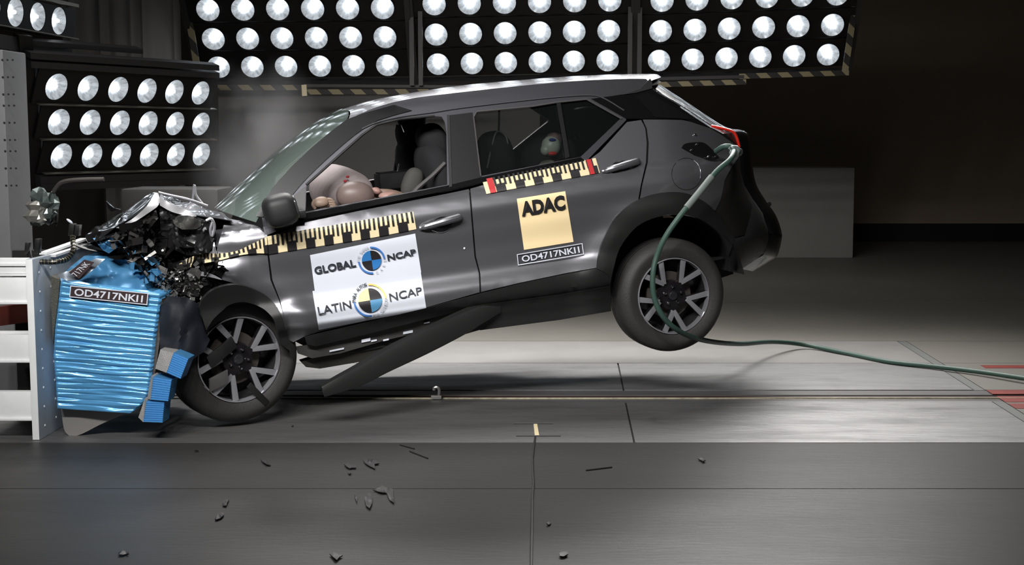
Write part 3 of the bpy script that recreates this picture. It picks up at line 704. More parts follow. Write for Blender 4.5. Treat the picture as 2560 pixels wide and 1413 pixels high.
# ---- fender, crumpled
fen = [(560, 560), (600, 556), (640, 566), (668, 588), (669, 640), (676, 700), (698, 752), (712, 800), (724, 852), (712, 830), (690, 780), (668, 750), (640, 728), (600, 712), (556, 700), (545, 670), (528, 650), (500, 668), (470, 685), (445, 700), (426, 668), (455, 655), (500, 640), (540, 632)]
sheet('front_wing', fen, car, paint, nf=crumple, step=7, angle=28)
sheet('wing_upper_fold', [(470, 545), (520, 540), (560, 545), (600, 552), (645, 566), (660, 578), (600, 620), (560, 634), (545, 620), (500, 585)], car, framep, nf=lambda x, y: crumple(x, y)+.03+.0002*(630-y)+.012*math.sin(x*.05), step=7, angle=30)
sheet('torn_metal', [(505, 636), (530, 628), (535, 602), (540, 628), (572, 634), (540, 640)], car, silver, nf=lambda x, y: crumple(x, y)-.01, step=8)
archo = sm([(497, 770), (510, 745), (540, 722), (590, 712), (640, 726), (680, 752), (704, 790), (718, 840), (728, 880)], 4)
archi = sm([(700, 860), (690, 810), (668, 780), (640, 763), (605, 755), (575, 762), (555, 778), (532, 800), (516, 826)], 4)
sheet('front_arch_cladding', archo+archi, car, cladm, off=-.10, step=10, thick=.08, nf=lambda x, y: nside(x, y)-max(0, 640-x)*.0011)
grid('wheel_well', well(600, 895, .40, .10, .5, .1, PI+.2), shellm, car)
rw = well(600, 895, .40, .4, .5, .1, PI+.2); mbw = MB(); cw = W(600, 895, .5); mbw.add([cw]+rw[1], [(0, i, i+1) for i in range(1, 25)]); mbw.build('wheel_well_back', shellm, car)
# engine bay mass
enm = mat('engine_dark', (26, 25, 24), .5, .4, bump=.8, bscale=20, var=.5, vscale=12)
sheet('engine_mass', [(225, 610), (262, 585), (300, 560), (395, 520), (480, 545), (560, 552), (640, 580), (650, 640), (600, 700), (560, 720), (520, 740), (500, 800), (450, 790), (420, 750), (370, 700), (330, 655)], car, enm, nf=lambda x, y: .16+noise.noise(Vector((x*.02, y*.02, 0)))*.16+noise.noise(Vector((x*.07, y*.07, 4)))*.06, step=8, thick=.9, angle=20)
# bonnet: folded sheet
hn = [(212, 592), (240, 575), (281, 553), (330, 522), (391, 484), (430, 496), (480, 511), (530, 528), (560, 540)]
hs = [(225, 606), (255, 592), (290, 566), (335, 540), (393, 508), (430, 520), (485, 537), (540, 545), (580, 552)]
rows = []
N1 = catmull([(x, y, 0) for x, y in hs], 5); N2 = catmull([(x, y, 0) for x, y in hn], 5)
for i, (e, c) in enumerate(zip(N1, N2)):
    row = []
    pe = W(e.x, e.y, .02); pc = W(c.x, c.y, .34)
    for k in range(15):
        t = k/14
        if t < .3: q = t/.3; p = pe.lerp(pc, q)
        else:
            q = (t-.3)/.7; p = pc+IN*(1.0*q)-UP*(.10*q*q)
        nz = noise.noise(Vector((i*.22, k*.35, 1.7)))*.035*(1-abs(t-.5))
        row.append(p+UP*nz*(0 if k == 0 else 1))
    rows.append(row)
grid('bonnet', rows, mat('bonnet_paint', (58, 58, 62), .28, .8, 1), car, thick=-UP*.004, angle=22, label='crumpled bonnet folded up into a peak')
# bright folded flange at bonnet edge
fl1 = sm([(290, 570), (330, 548), (368, 514), (386, 484), (397, 486), (397, 512), (372, 532), (335, 556), (304, 572)], 3)
sheet('bonnet_flange', fl1, car, mat('pale_primer_metal', (205, 205, 208), .35, .5), nf=lambda x, y: .0+noise.noise(Vector((x*.03, y*.03, 0)))*.02, step=8)
fl2 = sm([(398, 492), (430, 510), (465, 524), (492, 540), (470, 540), (430, 530), (400, 514)], 3)
sheet('bonnet_flange', fl2, car, MATS['pale_primer_metal'], nf=lambda x, y: .0+noise.noise(Vector((x*.03, y*.03, 0)))*.02, step=8)
tube('bonnet_edge', catmull([W(x, y, .34) for x, y in ((396, 481), (420, 487), (470, 498), (519, 515))], 4), .006, silver, car)
cz = lambda f_, a_, o_: (lambda x, y: o_+a_*noise.noise(Vector((x*f_, y*f_, 4.4)))+a_*.5*abs(noise.noise(Vector((x*f_*3, y*f_*2, 1.1)))))
sheet('headlamp_shell', [(398, 520), (440, 530), (500, 545), (535, 560), (542, 600), (522, 632), (470, 640), (430, 622), (402, 585)], car, mat('dark_lamp_shell', (34, 34, 35), .38, .3, .1), nf=cz(.02, .09, .02), step=6, angle=28)
sheet('washer_tank', sm([(433, 556), (446, 541), (476, 540), (502, 556), (494, 572), (455, 574)], 3)+[(440, 566)], car, mat('cloudy_plastic', (74, 74, 72), .3, 0, .3, var=.4, vscale=20), nf=cz(.05, .03, -.03), step=6, thick=.06, angle=28)
sheet('bent_bracket', [(300, 590), (340, 562), (390, 525), (396, 545), (360, 590), (330, 625)], car, mat('bracket_dark', (36, 34, 33), .5, .4), nf=cz(.03, .08, .02), step=7, angle=28)
tube('twisted_hinge', catmull([W(x, y, -.02) for x, y in ((515, 552), (528, 548), (536, 566), (530, 590), (526, 575), (531, 556))], 5), .008, silver, car)
tube('wiper_stub', catmull([W(x, y, .4) for x, y in ((482, 500), (486, 462), (490, 488), (508, 512))], 5), .007, silver, car)
# front liner
sheet('wheel_liner', [(398, 770), (420, 740), (470, 745), (495, 760), (498, 775), (512, 830), (525, 850), (510, 880), (480, 900), (455, 890), (400, 878)], car, mat('liner_navy', (20, 24, 32), .55, bump=.3, bscale=8), nf=lambda x, y: -.19+.0011*abs(x-450)-abs(noise.noise(Vector((x*.03, y*.012, 0))))*.03, step=10)
sheet('bumper_strut', sm([(455, 692), (480, 680), (520, 682), (556, 700), (520, 692), (485, 690), (460, 698)], 3), car, silver, nf=lambda x, y: -.01, step=8)
# loose wreckage, uncountable small pieces
def wreck(name, poly, cnt, smin, smax, m, n0, n1, seed):
    rnd = random.Random(seed); V = []; Fs = []; xs = [p[0] for p in poly]; ys = [p[1] for p in poly]; c = 0
    while c < cnt:
        x, y = rnd.uniform(min(xs), max(xs)), rnd.uniform(min(ys), max(ys))
        if not inpoly(x, y, poly): continue
        c += 1; p = W(x, y, rnd.uniform(n0, n1)); s = smin+(smax-smin)*rnd.random()**2.5
        u = Vector([rnd.gauss(0, 1) for _ in range(3)]).normalized(); v = u.orthogonal().normalized(); v = (v*math.cos(rnd.random()*6)+u.cross(v)*math.sin(rnd.random()*6)); wv = u.cross(v)
        k = rnd.uniform(.15, .8); b = rnd.uniform(-.5, .5); o = len(V)
        for (i, j) in ((-1, -1), (0, -1), (1, -1), (-1, 1), (0, 1), (1, 1)):
            V.append(p+u*s*i+v*s*k*j*(1-.4*rnd.random())+wv*s*(b if i == 0 else 0)+wv*.0005*j)
        Fs += [(o, o+1, o+4, o+3), (o+1, o+2, o+5, o+4)]
    n = len(V); th = [v+Vector((.001, .002, .001)) for v in V]
    o = mesh_obj(name, V, Fs, m, car, smooth=False); o['kind'] = 'stuff'; return o
wreck('dark_wreckage', [(240, 590), (330, 560), (470, 600), (560, 650), (550, 730), (500, 790), (430, 780), (370, 700), (300, 640)], 260, .01, .09, mat('wreck_black', (30, 29, 29), .3, .5), -.06, .12, 1)
wreck('metal_wreckage', [(250, 590), (330, 580), (420, 630), (520, 700), (500, 780), (440, 770), (370, 700), (300, 630)], 170, .006, .05, mat('wreck_metal', (128, 126, 124), .3, .8), -.08, .06, 2)
wreck('shattered_lens', [(380, 690), (440, 670), (500, 700), (505, 760), (470, 790), (420, 765)], 340, .004, .022, mat('wreck_clear', (118, 118, 116), .2, .4), -.12, .02, 3)
wreck('blue_shreds', [(310, 620), (400, 650), (420, 700), (380, 720), (330, 680)], 26, .01, .035, bluematt, -.10, .0, 4)
# cabin: seats
def seat(px, py, n_, s=1.0):
    T = bpy.data.objects.new('front_seat', None); C.objects.link(T); T.parent = car; T.location = W(px, py, n_)-wloc(car)
    blob('headrest', W(px, py-4, n_), .085*s, .115*s, .13, fabric, T, ang=.28, p=2.6)
    blob('seat_back', W(px+22, py+120, n_), .09, .30*s, .24, fabric, T, ang=.22, p=3)
    for d in (-.05, .05): tube('headrest_post', [W(px-2, py+40, n_)+IN*d, W(px+4, py+62, n_)+IN*d], .007, chrome, T)
    return T
seat(1082, 362, .46); seat(1030, 352, 1.22, 1.05)
edge_line('seat_belt', [(1112, 408), (1080, 440), (1044, 470), (1030, 486)], .012, mat('belt_grey', (74, 72, 72), .7), .12)
blob('seat_side_airbag_cover', W(1030, 458, .34), .055, .09, .05, mat('grey_foam', (58, 58, 55), .8), car, ang=-.45, p=2.4)
mb = MB(); mb.box(W(1000, 448, .8), AX*.14, UP*.05, IN*.1); mb.build('centre_console', trimm, car, bevel=.02)
for x0, y0, x1, y1 in ((993, 312, 989, 330), (1004, 312, 1011, 330), (999, 410, 992, 440), (938, 433, 972, 440), (1022, 424, 1040, 418)):
    tube('cabin_bracket', [W(x0, y0, .75), W(x1, y1, .75)], .006, chrome, car)
# rear child seat
blob('child_seat', W(1240, 395, .55), .10, .16, .16, fabric, car, ang=.1, p=2.5)
tube('child_seat_rim', catmull([W(x, y, .42) for x, y in ((1218, 420), (1229, 370), (1240, 332), (1256, 332), (1268, 350), (1268, 390), (1262, 420))], 5), .005, mat('rim_glint', (150, 158, 158), .3, .6), car)
blob('child_seat', W(1372, 395, .60), .16, .15, .16, fabric, car, ang=-.3, p=2.5)
for x in (1440, 1452): tube('headrest_post', [W(x, 348, .95), W(x-3, 330, .95)], .005, chrome, car)
sheet('rear_door_glass', [(1204, 440), (1184, 292), (1192, 278), (1330, 265), (1391, 255), (1410, 396)], car, sideglass, off=.012, step=30, thick=.003)
sheet('rear_quarter_glass', [(1414, 394), (1396, 254), (1466, 248), (1552, 296), (1452, 392)], car, sideglass, off=.012, step=30, thick=.003)
# ---- wheels
def wheel(hx, hy, t, rt, phase, yaw=0.0, label=None, torn=False, nrmoff=0.0):
    c = at_t(hx, hy, t)
    N_ = -IN; 
    if yaw: N_ = Matrix.Rotation(yaw, 3, 'Z') @ N_
    ux = Vector((-N_.y, N_.x, 0)).normalized()
    if ux.x < 0: ux = -ux
    uy = Vector((0, 0, 1)); uy = (uy-N_*uy.dot(N_)).normalized()
    # shared parameters; rr = rim radius
    rr = rt*.672
    T = bpy.data.objects.new('wheel', None); C.objects.link(T); T.parent = car; T.location = c-wloc(car)
    if label: T['label'] = label
    tw = .205
    lathe('tyre', [(rr*1.0, -.012), (rr*1.02, .004), (rr*1.10, .012), (rt*.80, .016), (rt*.83, .0175), (rt*.86, .016), (rt*.90, .010), (rt*.955, -.006), (rt*.985, -.022), (rt, -.042), (rt*1.003, -tw/2), (rt, -tw+.04), (rt*.985, -tw+.02), (rt*.9, -tw-.005), (rr, -tw)], c, N_, ux, uy, rubber, T, 72)
    tb = MB()
    for g_ in (-.062, -.094, -.126, -.158):
        V, Fs = lathe_geo([(rt*1.006, g_-.004), (rt*1.006, g_+.004)], c, N_, ux, uy, 72); tb.add(V, Fs)
    tb.build('tread_groove', blackv, T)
    lathe('rim_lip', [(rr*1.005, .000), (rr*1.0, .008), (rr*.975, .009), (rr*.965, .0), (rr*.95, -.03)], c, N_, ux, uy, silver, T, 64)
    lathe('rim_barrel', [(rr*.955, -.025), (rr*.92, -.08), (rr*.9, -.16), (rr*.2, -.17)], c, N_, ux, uy, mat('barrel_dark', (64, 63, 64), .35, .6), T, 48)
    lathe('brake_disc', [(.04, -.075), (rr*.62, -.075), (rr*.62, -.09), (.04, -.09)], c, N_, ux, uy, mat('brake_disc_metal', (104, 98, 94), .45, .7), T, 40)
    lathe('hub', [(.001, -.006), (.03, -.006), (.034, -.012), (.05, -.016), (.082, -.022), (.09, -.05)], c, N_, ux, uy, rimdark, T, 32)
    lathe('centre_cap', [(.001, .003), (.022, .002), (.027, -.006)], c, N_, ux, uy, silver if False else mat('cap_grey', (110, 110, 116), .2, .9), T, 24)
    for k in range(5):
        a0 = math.radians(phase+72*k)
        d = lambda ang: ux*math.cos(ang)+uy*math.sin(ang)
        ap = c+d(a0)*(rr*.40)
        for s in (-1, 1):
            e = c+d(a0+s*math.radians(17))*(rr*.965)
            dr = (e-ap); L_ = dr.length; dr.normalize(); sd = N_.cross(dr).normalized()*.5
            wd = rr*.115
            # dark flank body
            mb = MB(); a_ = ap-N_*.004; b_ = e-N_*.0
            V = [a_+sd*wd*1.1-N_*.01, a_-sd*wd*1.1-N_*.01, b_-sd*wd*1.35-N_*.006, b_+sd*wd*1.35-N_*.006]; mb.add(V+[v-N_*.035 for v in V], [(0, 1, 2, 3), (7, 6, 5, 4), (0, 4, 5, 1), (1, 5, 6, 2), (2, 6, 7, 3), (3, 7, 4, 0)])
            mb.build('spoke', rimdark, T)
            mb = MB(); V = [a_+sd*wd*1.0, a_-sd*wd*1.0, b_-sd*wd*1.25+N_*.002, b_+sd*wd*1.25+N_*.002]
            mb.add(V+[v-N_*.0105 for v in V], [(0, 1, 2, 3), (7, 6, 5, 4), (0, 4, 5, 1), (1, 5, 6, 2), (2, 6, 7, 3), (3, 7, 4, 0)])
            mb.build('spoke_face', silver, T, bevel=.0015)
        a_ = c+d(a0)*.06; sd = N_.cross(d(a0)).normalized(); mb = MB(); b_ = c+d(a0)*rr*.46
        V = [a_+sd*.028-N_*.02, a_-sd*.028-N_*.02, b_-sd*.014-N_*.012, b_+sd*.014-N_*.012]; mb.add(V+[v-N_*.035 for v in V], [(0, 1, 2, 3), (7, 6, 5, 4), (0, 4, 5, 1), (1, 5, 6, 2), (2, 6, 7, 3), (3, 7, 4, 0)])
        mb.build('spoke_root', rimdark, T)
        blob('wheel_nut', c+d(a0+.63)*.052-N_*.008, .009, .009, .012, chrome, T, n=10)
    return T, c, ux, uy, N_
wheel(1684, 740, 8.23, .3285, 57, label='rear wheel hanging clear of the floor')
T, c, ux, uy, N_ = wheel(598, 899, 7.50, 0.338, 31, yaw=.28, label='front wheel pushed back with scraped tyre and chipped rim')
mb = MB(); mb.box(c-ux*.12-uy*.10+N_*.012, ux*.05+uy*.02, uy*.035, N_*.01); mb.build('broken_caliper', mat('caliper_metal', (120, 118, 118), .3, .7), T, bevel=.004)
mb = MB(); mb.box(c-ux*.10+uy*.05+N_*.014, ux*.07+uy*.05, uy*.03-ux*.015, N_*.008); mb.build('liner_scrap', mat('scrap_black', (14, 13, 13), .6), T, bevel=.004)
mb = MB(); mb.box(c+ux*.09-uy*.19+N_*.02, ux*.05-uy*.055, (uy+ux)*.012, N_*.006); mb.build('liner_scrap', MATS['scrap_black'], T, bevel=.004)
# ---- stickers
TH2 = PH
def ruler(name, top, bot, n_per, off, nf, start=0, reds=()):
    """top/bot: polylines (px) of equal length; pattern period = black+yellow block"""
    t_ = catmull([(x, y, 0) for x, y in top], 8); b_ = catmull([(x, y, 0) for x, y in bot], 8)
    def pt(u, v):
        k = u*(len(t_)-1); i = min(int(k), len(t_)-2); f = k-i; a = t_[i].lerp(t_[i+1], f); b = b_[i].lerp(b_[i+1], f); q = b.lerp(a, v); return q.x, q.y
    K = 60
    V = []; Fs = []
    for i in range(K+1):
        for v in (0, .2, .4, .6, .8, 1): x, y = pt(i/K, v); V.append(W(x, y, nf(x, y)+off))
    for i in range(K):
        for j in range(5): Fs.append((i*6+j, (i+1)*6+j, (i+1)*6+j+1, i*6+j+1))
    base = mesh_obj(name, V, Fs, yellow, car, smooth=False)
    V = []; Fs = []
    def rect(u0, u1, v0, v1, VV, FF, o_=.0045, kk=4):
        for i in range(kk):
            ua, ub = u0+(u1-u0)*i/kk, u0+(u1-u0)*(i+1)/kk
            for va, vb in [(v0+(v1-v0)*z/4, v0+(v1-v0)*(z+1)/4) for z in range(4)]:
                s = len(VV)
                for (u, v) in ((ua, va), (ub, va), (ub, vb), (ua, vb)): x, y = pt(u, v); VV.append(W(x, y, nf(x, y)+off-o_))
                FF.append((s, s+1, s+2, s+3))
    p = 1/n_per
    for k in range(int(n_per+.99)):
        u = k*p+start*p
        if u < 1 and u+p*.5 > 0: rect(max(0, u), min(1, u+p*.5), 0, .52, V, Fs)
        for q in range(4):
            uu = (k+start)*p+p*(q*.25-.02)
            if 0 <= uu and uu+p*.11 <= 1: rect(uu, uu+p*.11, .4 if q % 2 else .42, 1, V, Fs, kk=1)
    mesh_obj('tick_marks', V, Fs, blackv, base, smooth=False)
    if reds:
        for u0, u1 in reds:
            V = []; Fs = []; rect(u0, u1, 0, 1, V, Fs, .006); mesh_obj('red_block', V, Fs, redv, base, smooth=False)
    return base
ruler('measuring_tape', [(668, 591), (760, 575), (850, 560), (940, 545), (1033, 529)], [(672, 636), (765, 621), (855, 607), (945, 592), (1041, 573)], 7.9, -.004, nside, .0)
ruler('measuring_tape', [(448, 660), (480, 642), (510, 634), (545, 634), (590, 628), (630, 610), (667, 592)], [(440, 692), (478, 667), (512, 658), (545, 652), (592, 640), (634, 634), (670, 634)], 5.6, -.012, crumple, .35)
ruler('measuring_tape', [(1205, 449), (1280, 434), (1350, 421), (1420, 408), (1489, 395)], [(1216, 485), (1290, 471), (1360, 458), (1430, 445), (1500, 432)], 6.1, -.006, nside, .55, reds=((.035, .085), (.915, .955)))
def sticker(name, quad, m, off=-.004, nf=nside, label=None, k=30):
    rows = [[W(*(lambda q: (q.x, q.y, nf(q.x, q.y)+off))(bil(quad, j/k, 1-i/k))) for j in range(k+1)] for i in range(k+1)]
    return grid(name, rows, m, car, label=label)
s1 = sticker('white_sticker', ((775, 638), (1038, 584), (1053, 681), (787, 728)), white, label='white sticker with the words GLOBAL NCAP')
s2 = sticker('white_sticker', ((781, 728), (1052, 680), (1066, 773), (797, 825)), white, label='white sticker with the words LATIN NCAP')
f6 = cs(-.0125); f7 = cs(-.009)
lettering('GLOBAL', ((784, 668), (887, 648), (891, 667), (788, 687)), s1, greyv, f6, .035)
lettering('NCAP', ((967, 637), (1038, 622), (1042, 637), (970, 653)), s1, greyv, f6, .035)
rt = math.radians(9)
def roundel(c, r, r2, cols, arcs, par):
    for q in range(4): sector(c, 0.01, r, q*PI/2, (q+1)*PI/2, rt, par, cols[q], f6, 'roundel_quarter')
    sector(c, r2-2.2, r2+2.2, math.radians(-2), math.radians(88), rt, par, arcs[0], f6, 'roundel_arc'); sector(c, r2-2.2, r2+2.2, math.radians(178), math.radians(268), rt, par, arcs[1], f6, 'roundel_arc')
roundel((929, 651), 24.5, 32, (blackv, bluev, blackv, bluev), (arcblue, arcblue), s1)
roundel((925, 751), 30, 39.5, (blackv, paleyel, blackv, steelblue), (mat('arc_yellow', (222, 196, 120), .5), arcblue), s2)
arc_text('FOR SAFER', (929, 651), 33, 7, math.radians(172), math.radians(98), rt, s1, lgreyv, f6)
arc_text('CARS', (929, 651), 33, 7, math.radians(-75), math.radians(-10), rt, s1, lgreyv, f6, True)
arc_text('PARA AUTOS', (925, 751), 40, 9, math.radians(174), math.radians(97), rt, s2, greyv, f6)
arc_text('MÁS SEGUROS', (925, 751), 40, 8, math.radians(-84), math.radians(-6), rt, s2, lgreyv, f6, True)
lettering('LATIN', ((793, 768), (876, 751), (879, 770), (797, 788)), s2, greyv, f6, .012)
lettering('NCAP', ((972, 734), (1053, 717), (1056, 735), (975, 754)), s2, greyv, f6, .012)
s3 = sticker('amber_sticker', ((1292, 497), (1413, 478), (1434, 605), (1310, 625)), orange, label='amber square sticker with the letters ADAC')
lettering('ADAC', ((1300, 505), (1410, 487), (1415, 524), (1305, 542)), s3, blackv, f6, .05)
s4 = sticker('test_number_label', ((1292, 636), (1456, 608), (1460, 636), (1295, 664)), mat('label_dark', (56, 56, 60), .5), label='test number label reading OD4717NKI1')
lettering('OD4717NKI1', ((1303, 640), (1447, 616), (1450, 632), (1306, 656)), s4, white, f6, .018)
def border(quad, w_, par, m, f3):
    P = [Vector(p) for p in quad]; c = sum(P, Vector((0, 0)))/4; V = []
    for i, p in enumerate(P):
        pr, nx = P[i-1], P[(i+1) % 4]; V += [tuple(p), tuple(p+(nx-p).normalized()*w_+(pr-p).normalized()*w_)]
    flat('label_border', V, [(2*i, 2*((i+1) % 4), 2*((i+1) % 4)+1, 2*i+1) for i in range(4)], par, m, f3)
border(((1292, 636), (1456, 608), (1460, 636), (1295, 664)), 2, s4, white, f6)
# ------------------------------------------------------------------ hose
hz = [(1790, 378, 8.30), (1812, 366, 8.22), (1834, 372, 8.2), (1826, 398, 8.05), (1790, 430, 7.98), (1745, 485, 7.92), (1700, 540, 7.88), (1665, 590, 7.88), (1642, 640, 7.9), (1632, 690, 7.9), (1636, 745, 7.92), (1660, 795, 7.97), (1705, 832, 8.1), (1770, 853, 8.5), (1850, 860, 9.3), (1930, 855, 9.95), (2010, 862, 10.25), (2110, 882, 10.0), (2220, 904, 9.6), (2330, 916, 9.38), (2450, 930, 9.12), (2600, 952, 8.75)]
def hp(x, y, t):
    p = at_t(x, y, t); g_ = ground(x, y, .016)
    return g_ if p.z < .016 else p
P = catmull([hp(*q) for q in hz], 8)
hose = thing('hose', ground(1930, 858), 'green rubber hose hanging from the tail and running right across the floor', 'hose')
tube('hose_tube', P, .0155, hosem, hose, n=12)
tube('hose_sleeve', [p for p in P[34:46]], .019, hoseg, hose, n=12)
blob('hose_clamp', at_t(1838, 376, 8.2), .045, .03, .03, mat('crumpled_tape', (120, 130, 128), .3, .4), hose, ang=-.4, amp=.7, nz=30, p=2.2)
# ------------------------------------------------------------------ deformable barrier
bp0 = ground(92, 1100)
PX = ground(99, 1101).x; PY = ground(99, 1101).y
bar = thing('crash_barrier', (PX, PY+.5, 0), 'crash barrier of white steel beams and grey plate carrying crushed blue honeycomb', 'barrier')
ztop = at_d(95, 648, PY-CAMY).z; wth = at_d(99, 900, PY-CAMY).x-at_d(83, 900, PY-CAMY).x
mb = MB(); mb.wbox(PX-wth, PX, PY, PY+1.05, 0, ztop); mb.build('face_plate', plsteel, bar, bevel=.004)
mb = MB(); mb.wbox(PX-wth-.001, PX+.001, PY-.006, PY, 0.003, ztop-.003); mb.build('plate_edge', wsteel, bar, bevel=.002)
hb = MB()
for k in range(9):
    for dy in (.08, .24):
        z = .06+k*.098+(.01 if dy > .1 else 0); V, Fs = lathe_geo([(0.0001, .004), (.005, .004), (.007, .0)], Vector((PX, PY+dy, z)), Vector((1, 0, 0)), Vector((0, 1, 0)), Vector((0, 0, 1)), 8); hb.add(V, Fs)
tag(hb.build('rivet', wsteel, bar), kind='stuff')
yb = PY+.02
def zpx(py, D): return at_d(40, py, D).z
Db = yb-CAMY
X0 = at_d(-60, 800, Db).x
for (t0, t1, web0, web1) in ((645, 660, 660, 685), (690, 694, 700, 757), (833, 838, 845, 900), (972, 978, 988, 1046)):
    pass
for i, (ty, by) in enumerate(((694, 757), (838, 903), (980, 1048))):
    z1 = zpx(ty, Db); z0 = zpx(by, Db)
    mb = MB(); mb.wbox(X0, PX-wth, yb, yb+.05, z0, z1); mb.wbox(X0, PX-wth, yb-.015, yb+.07, z0-.006, z0+.006); mb.build('barrier_beam', wsteel, bar, bevel=.002)
for ty in (648, 672, 822, 970):
    z = zpx(ty, Db+.3); mb = MB(); mb.wbox(X0, PX-wth, yb+(.08 if ty > 700 else .0), yb+.2, z-.008, z+.004); mb.build('beam_flange', wsteel, bar)
mb = MB(); mb.wbox(X0, PX-wth, yb+.5, yb+.56, 0, ztop); mb.build('back_web', shellm, bar)
mb = MB(); mb.wbox(X0, PX-wth, yb+.01, yb+.04, zpx(684, Db), zpx(646, Db)); mb.build('barrier_beam', wsteel, bar, bevel=.003)
mb = MB(); mb.box(at_d(30, 786, Db+.35), Vector((.22, .0, .03)), Vector((0, .04, 0)), Vector((0, 0, .05))); mb.build('rusty_bracket', mat('rust_red', (96, 36, 24), .7, var=.3), bar)
# honeycomb
Dh = PY-CAMY+.05
def pl(pts, y):
    for (x0, y0), (x1, y1) in zip(pts, pts[1:]):
        if y0 <= y <= y1: return x0+(x1-x0)*(y-y0)/(y1-y0)
    return pts[0][0] if y < pts[0][1] else pts[-1][0]
hL = [(152, 703), (146, 760), (138, 820), (134, 890), (140, 960), (143, 1022)]
hR = [(402, 734), (396, 770), (386, 840), (378, 920), (368, 985), (352, 1012), (326, 1034)]
def hc_grid():
    NR, NC = 300, 44; rows = []
    for i in range(NR+1):
        v = i/NR; row = []
        for j in range(NC+1):
            u = j/NC; yl = 703+(1022-703)*v; yr = 734+(1034-734)*v; xl, xr = pl(hL, yl), pl(hR, yr)
            x = xl+(xr-xl)*u; y = yl+(yr-yl)*u
            ph = v*24+.35*noise.noise(Vector((u*2.2, v*16, 3)))+.5*noise.noise(Vector((u*.8, v*5, 8)))
            am = .0036
            cr = abs(math.sin(ph*PI))**.45-.75*noise.noise(Vector((u*3.2+v*2, v*38, 1)))-.5*noise.noise(Vector((u*1.4, v*21, 6)))
            row.append(at_d(x, y, Dh-am*2*cr+.012*noise.noise(Vector((u*2, v*3, 5)))))
        rows.append(row)
    return grid('honeycomb_block', rows, blueal, bar, thick=Vector((0, .95, 0)), angle=180, label='crushed blue honeycomb block with ridged side')
hc_grid()
def fb(o_): return lambda x, y: at_d(x, y, Dh-.018-o_)
lq = ((176, 714), (371, 733), (368, 763), (173, 743))
lab = mesh_obj('barrier_label', [fb(0)(*p) for p in lq], [(0, 3, 2, 1)], mat('label_brown', (52, 38, 40), .5), bar, smooth=False, label='dark label reading OD4717NKI1')
border(lq, 2.2, lab, white, fb(.001)); lettering('OD4717NKI1', ((187, 721), (358, 739), (356, 757), (185, 739)), lab, white, fb(.002), .018)
# crumpled top of honeycomb
wsheet('crumpled_film', [(150, 690), (175, 668), (210, 640), (262, 640), (300, 648), (338, 655), (350, 690), (368, 725), (402, 733), (300, 722), (152, 704)], bar, bluematt, lambda x, y: Dh+.05+(720-y)*.0015+noise.noise(Vector((x*.03, y*.04, 1)))*.04, thick=.6, step=7, angle=25)
wsheet('torn_film', [(232, 596), (262, 590), (282, 598), (292, 620), (272, 634), (256, 625)], bar, bluematt, lambda x, y: Dh+.1+noise.noise(Vector((x*.05, y*.05, 1)))*.05, thick=.02, step=7, angle=25)
wsheet('torn_film', [(140, 690), (158, 682), (240, 646), (262, 648), (236, 672), (200, 700), (168, 702)], bar, mat('silver_film', (170, 180, 192), .3, .6), lambda x, y: Dh-.02+noise.noise(Vector((x*.04, y*.04, 9)))*.02, thick=.003, step=7)
tq = ((172, 682), (211, 649), (236, 656), (198, 697)); ft = lambda x, y: at_d(x, y, Dh-.05)
lb2 = mesh_obj('torn_label', [ft(*p) for p in tq], [(0, 3, 2, 1)], MATS['label_brown'], bar, smooth=False, label='torn label end reading 717NK')
lettering('717NK', ((178, 686), (212, 654), (226, 660), (192, 692)), lb2, white, lambda x, y: at_d(x, y, Dh-.052))
for k, (p0, p1) in enumerate((((108, 634), (210, 598)), ((130, 640), (212, 612)))):
    a, b = at_d(*p0, Dh+.2), at_d(*p1, Dh+.75); mb = MB(); mb.box((a+b)/2, (b-a)/2, Vector((.0, 0, .006)), Vector((.02, 0, 0))); mb.build('top_rail', wsteel, bar)
wsheet('inner_mesh_edge', [(128, 690), (150, 700), (144, 760), (136, 820), (132, 860), (128, 760)], bar, mat('mesh_edge', (96, 94, 84), .6, .5, bump=1, bscale=200), Dh+.08, thick=.5, step=12)
# backing plate flap under the block
wsheet('bumper_flap', sm([(153, 1022), (156, 1050), (162, 1078), (178, 1091), (205, 1085), (250, 1062), (300, 1040), (334, 1024)], 3)+[(290, 1020), (220, 1020)], bar, mat('grey_flap', (128, 126, 124), .45, .3), lambda x, y: Dh+.06, thick=.004, step=12)
# side skin of the honeycomb
wsheet('side_skin', [(402, 734), (408, 770), (398, 860), (388, 930), (378, 990), (345, 1028), (368, 990), (386, 850)], bar, mat('skin_edge', (110, 104, 98), .4, .5), Dh+.03, thick=.9, step=14)
# honeycomb fragments
def frag(quadb, quada, D, label, z_):
    T = thing('honeycomb_fragment', at_d(quadb[3][0], quadb[3][1], D), label, 'fragment', 'blue honeycomb fragments beside the front wheel')
    n_ = 10; rows = []
    for i in range(n_*4+1):
        t = i/(n_*4); row = []
        for j in range(6):
            q = bil(quadb, j/5, 1-t); row.append(at_d(q.x, q.y, D+.0035*math.sin(t*2*PI*n_)))
        rows.append(row)
    grid('ridged_side', rows, mat('blue_ridged', (78, 142, 192), .35, .3), T, thick=Vector((0, .12, 0)))
    V = [at_d(x, y, D+d_) for (x, y), d_ in zip(quada, z_)]; V2 = [v+Vector((0, .1, 0)) for v in V]
    mb = MB(); mb.add(V+V2, [(0, 1, 2, 3), (7, 6, 5, 4), (0, 4, 5, 1), (1, 5, 6, 2), (2, 6, 7, 3), (3, 7, 4, 0)]); mb.build('open_cells', alface, T)
frag(((434, 882), (471, 897), (451, 948), (416, 932)), ((401, 874), (434, 882), (416, 932), (388, 922)), 7.02, 'blue honeycomb fragment highest of three, with a broad pale open end', (.06, 0, 0, .06))
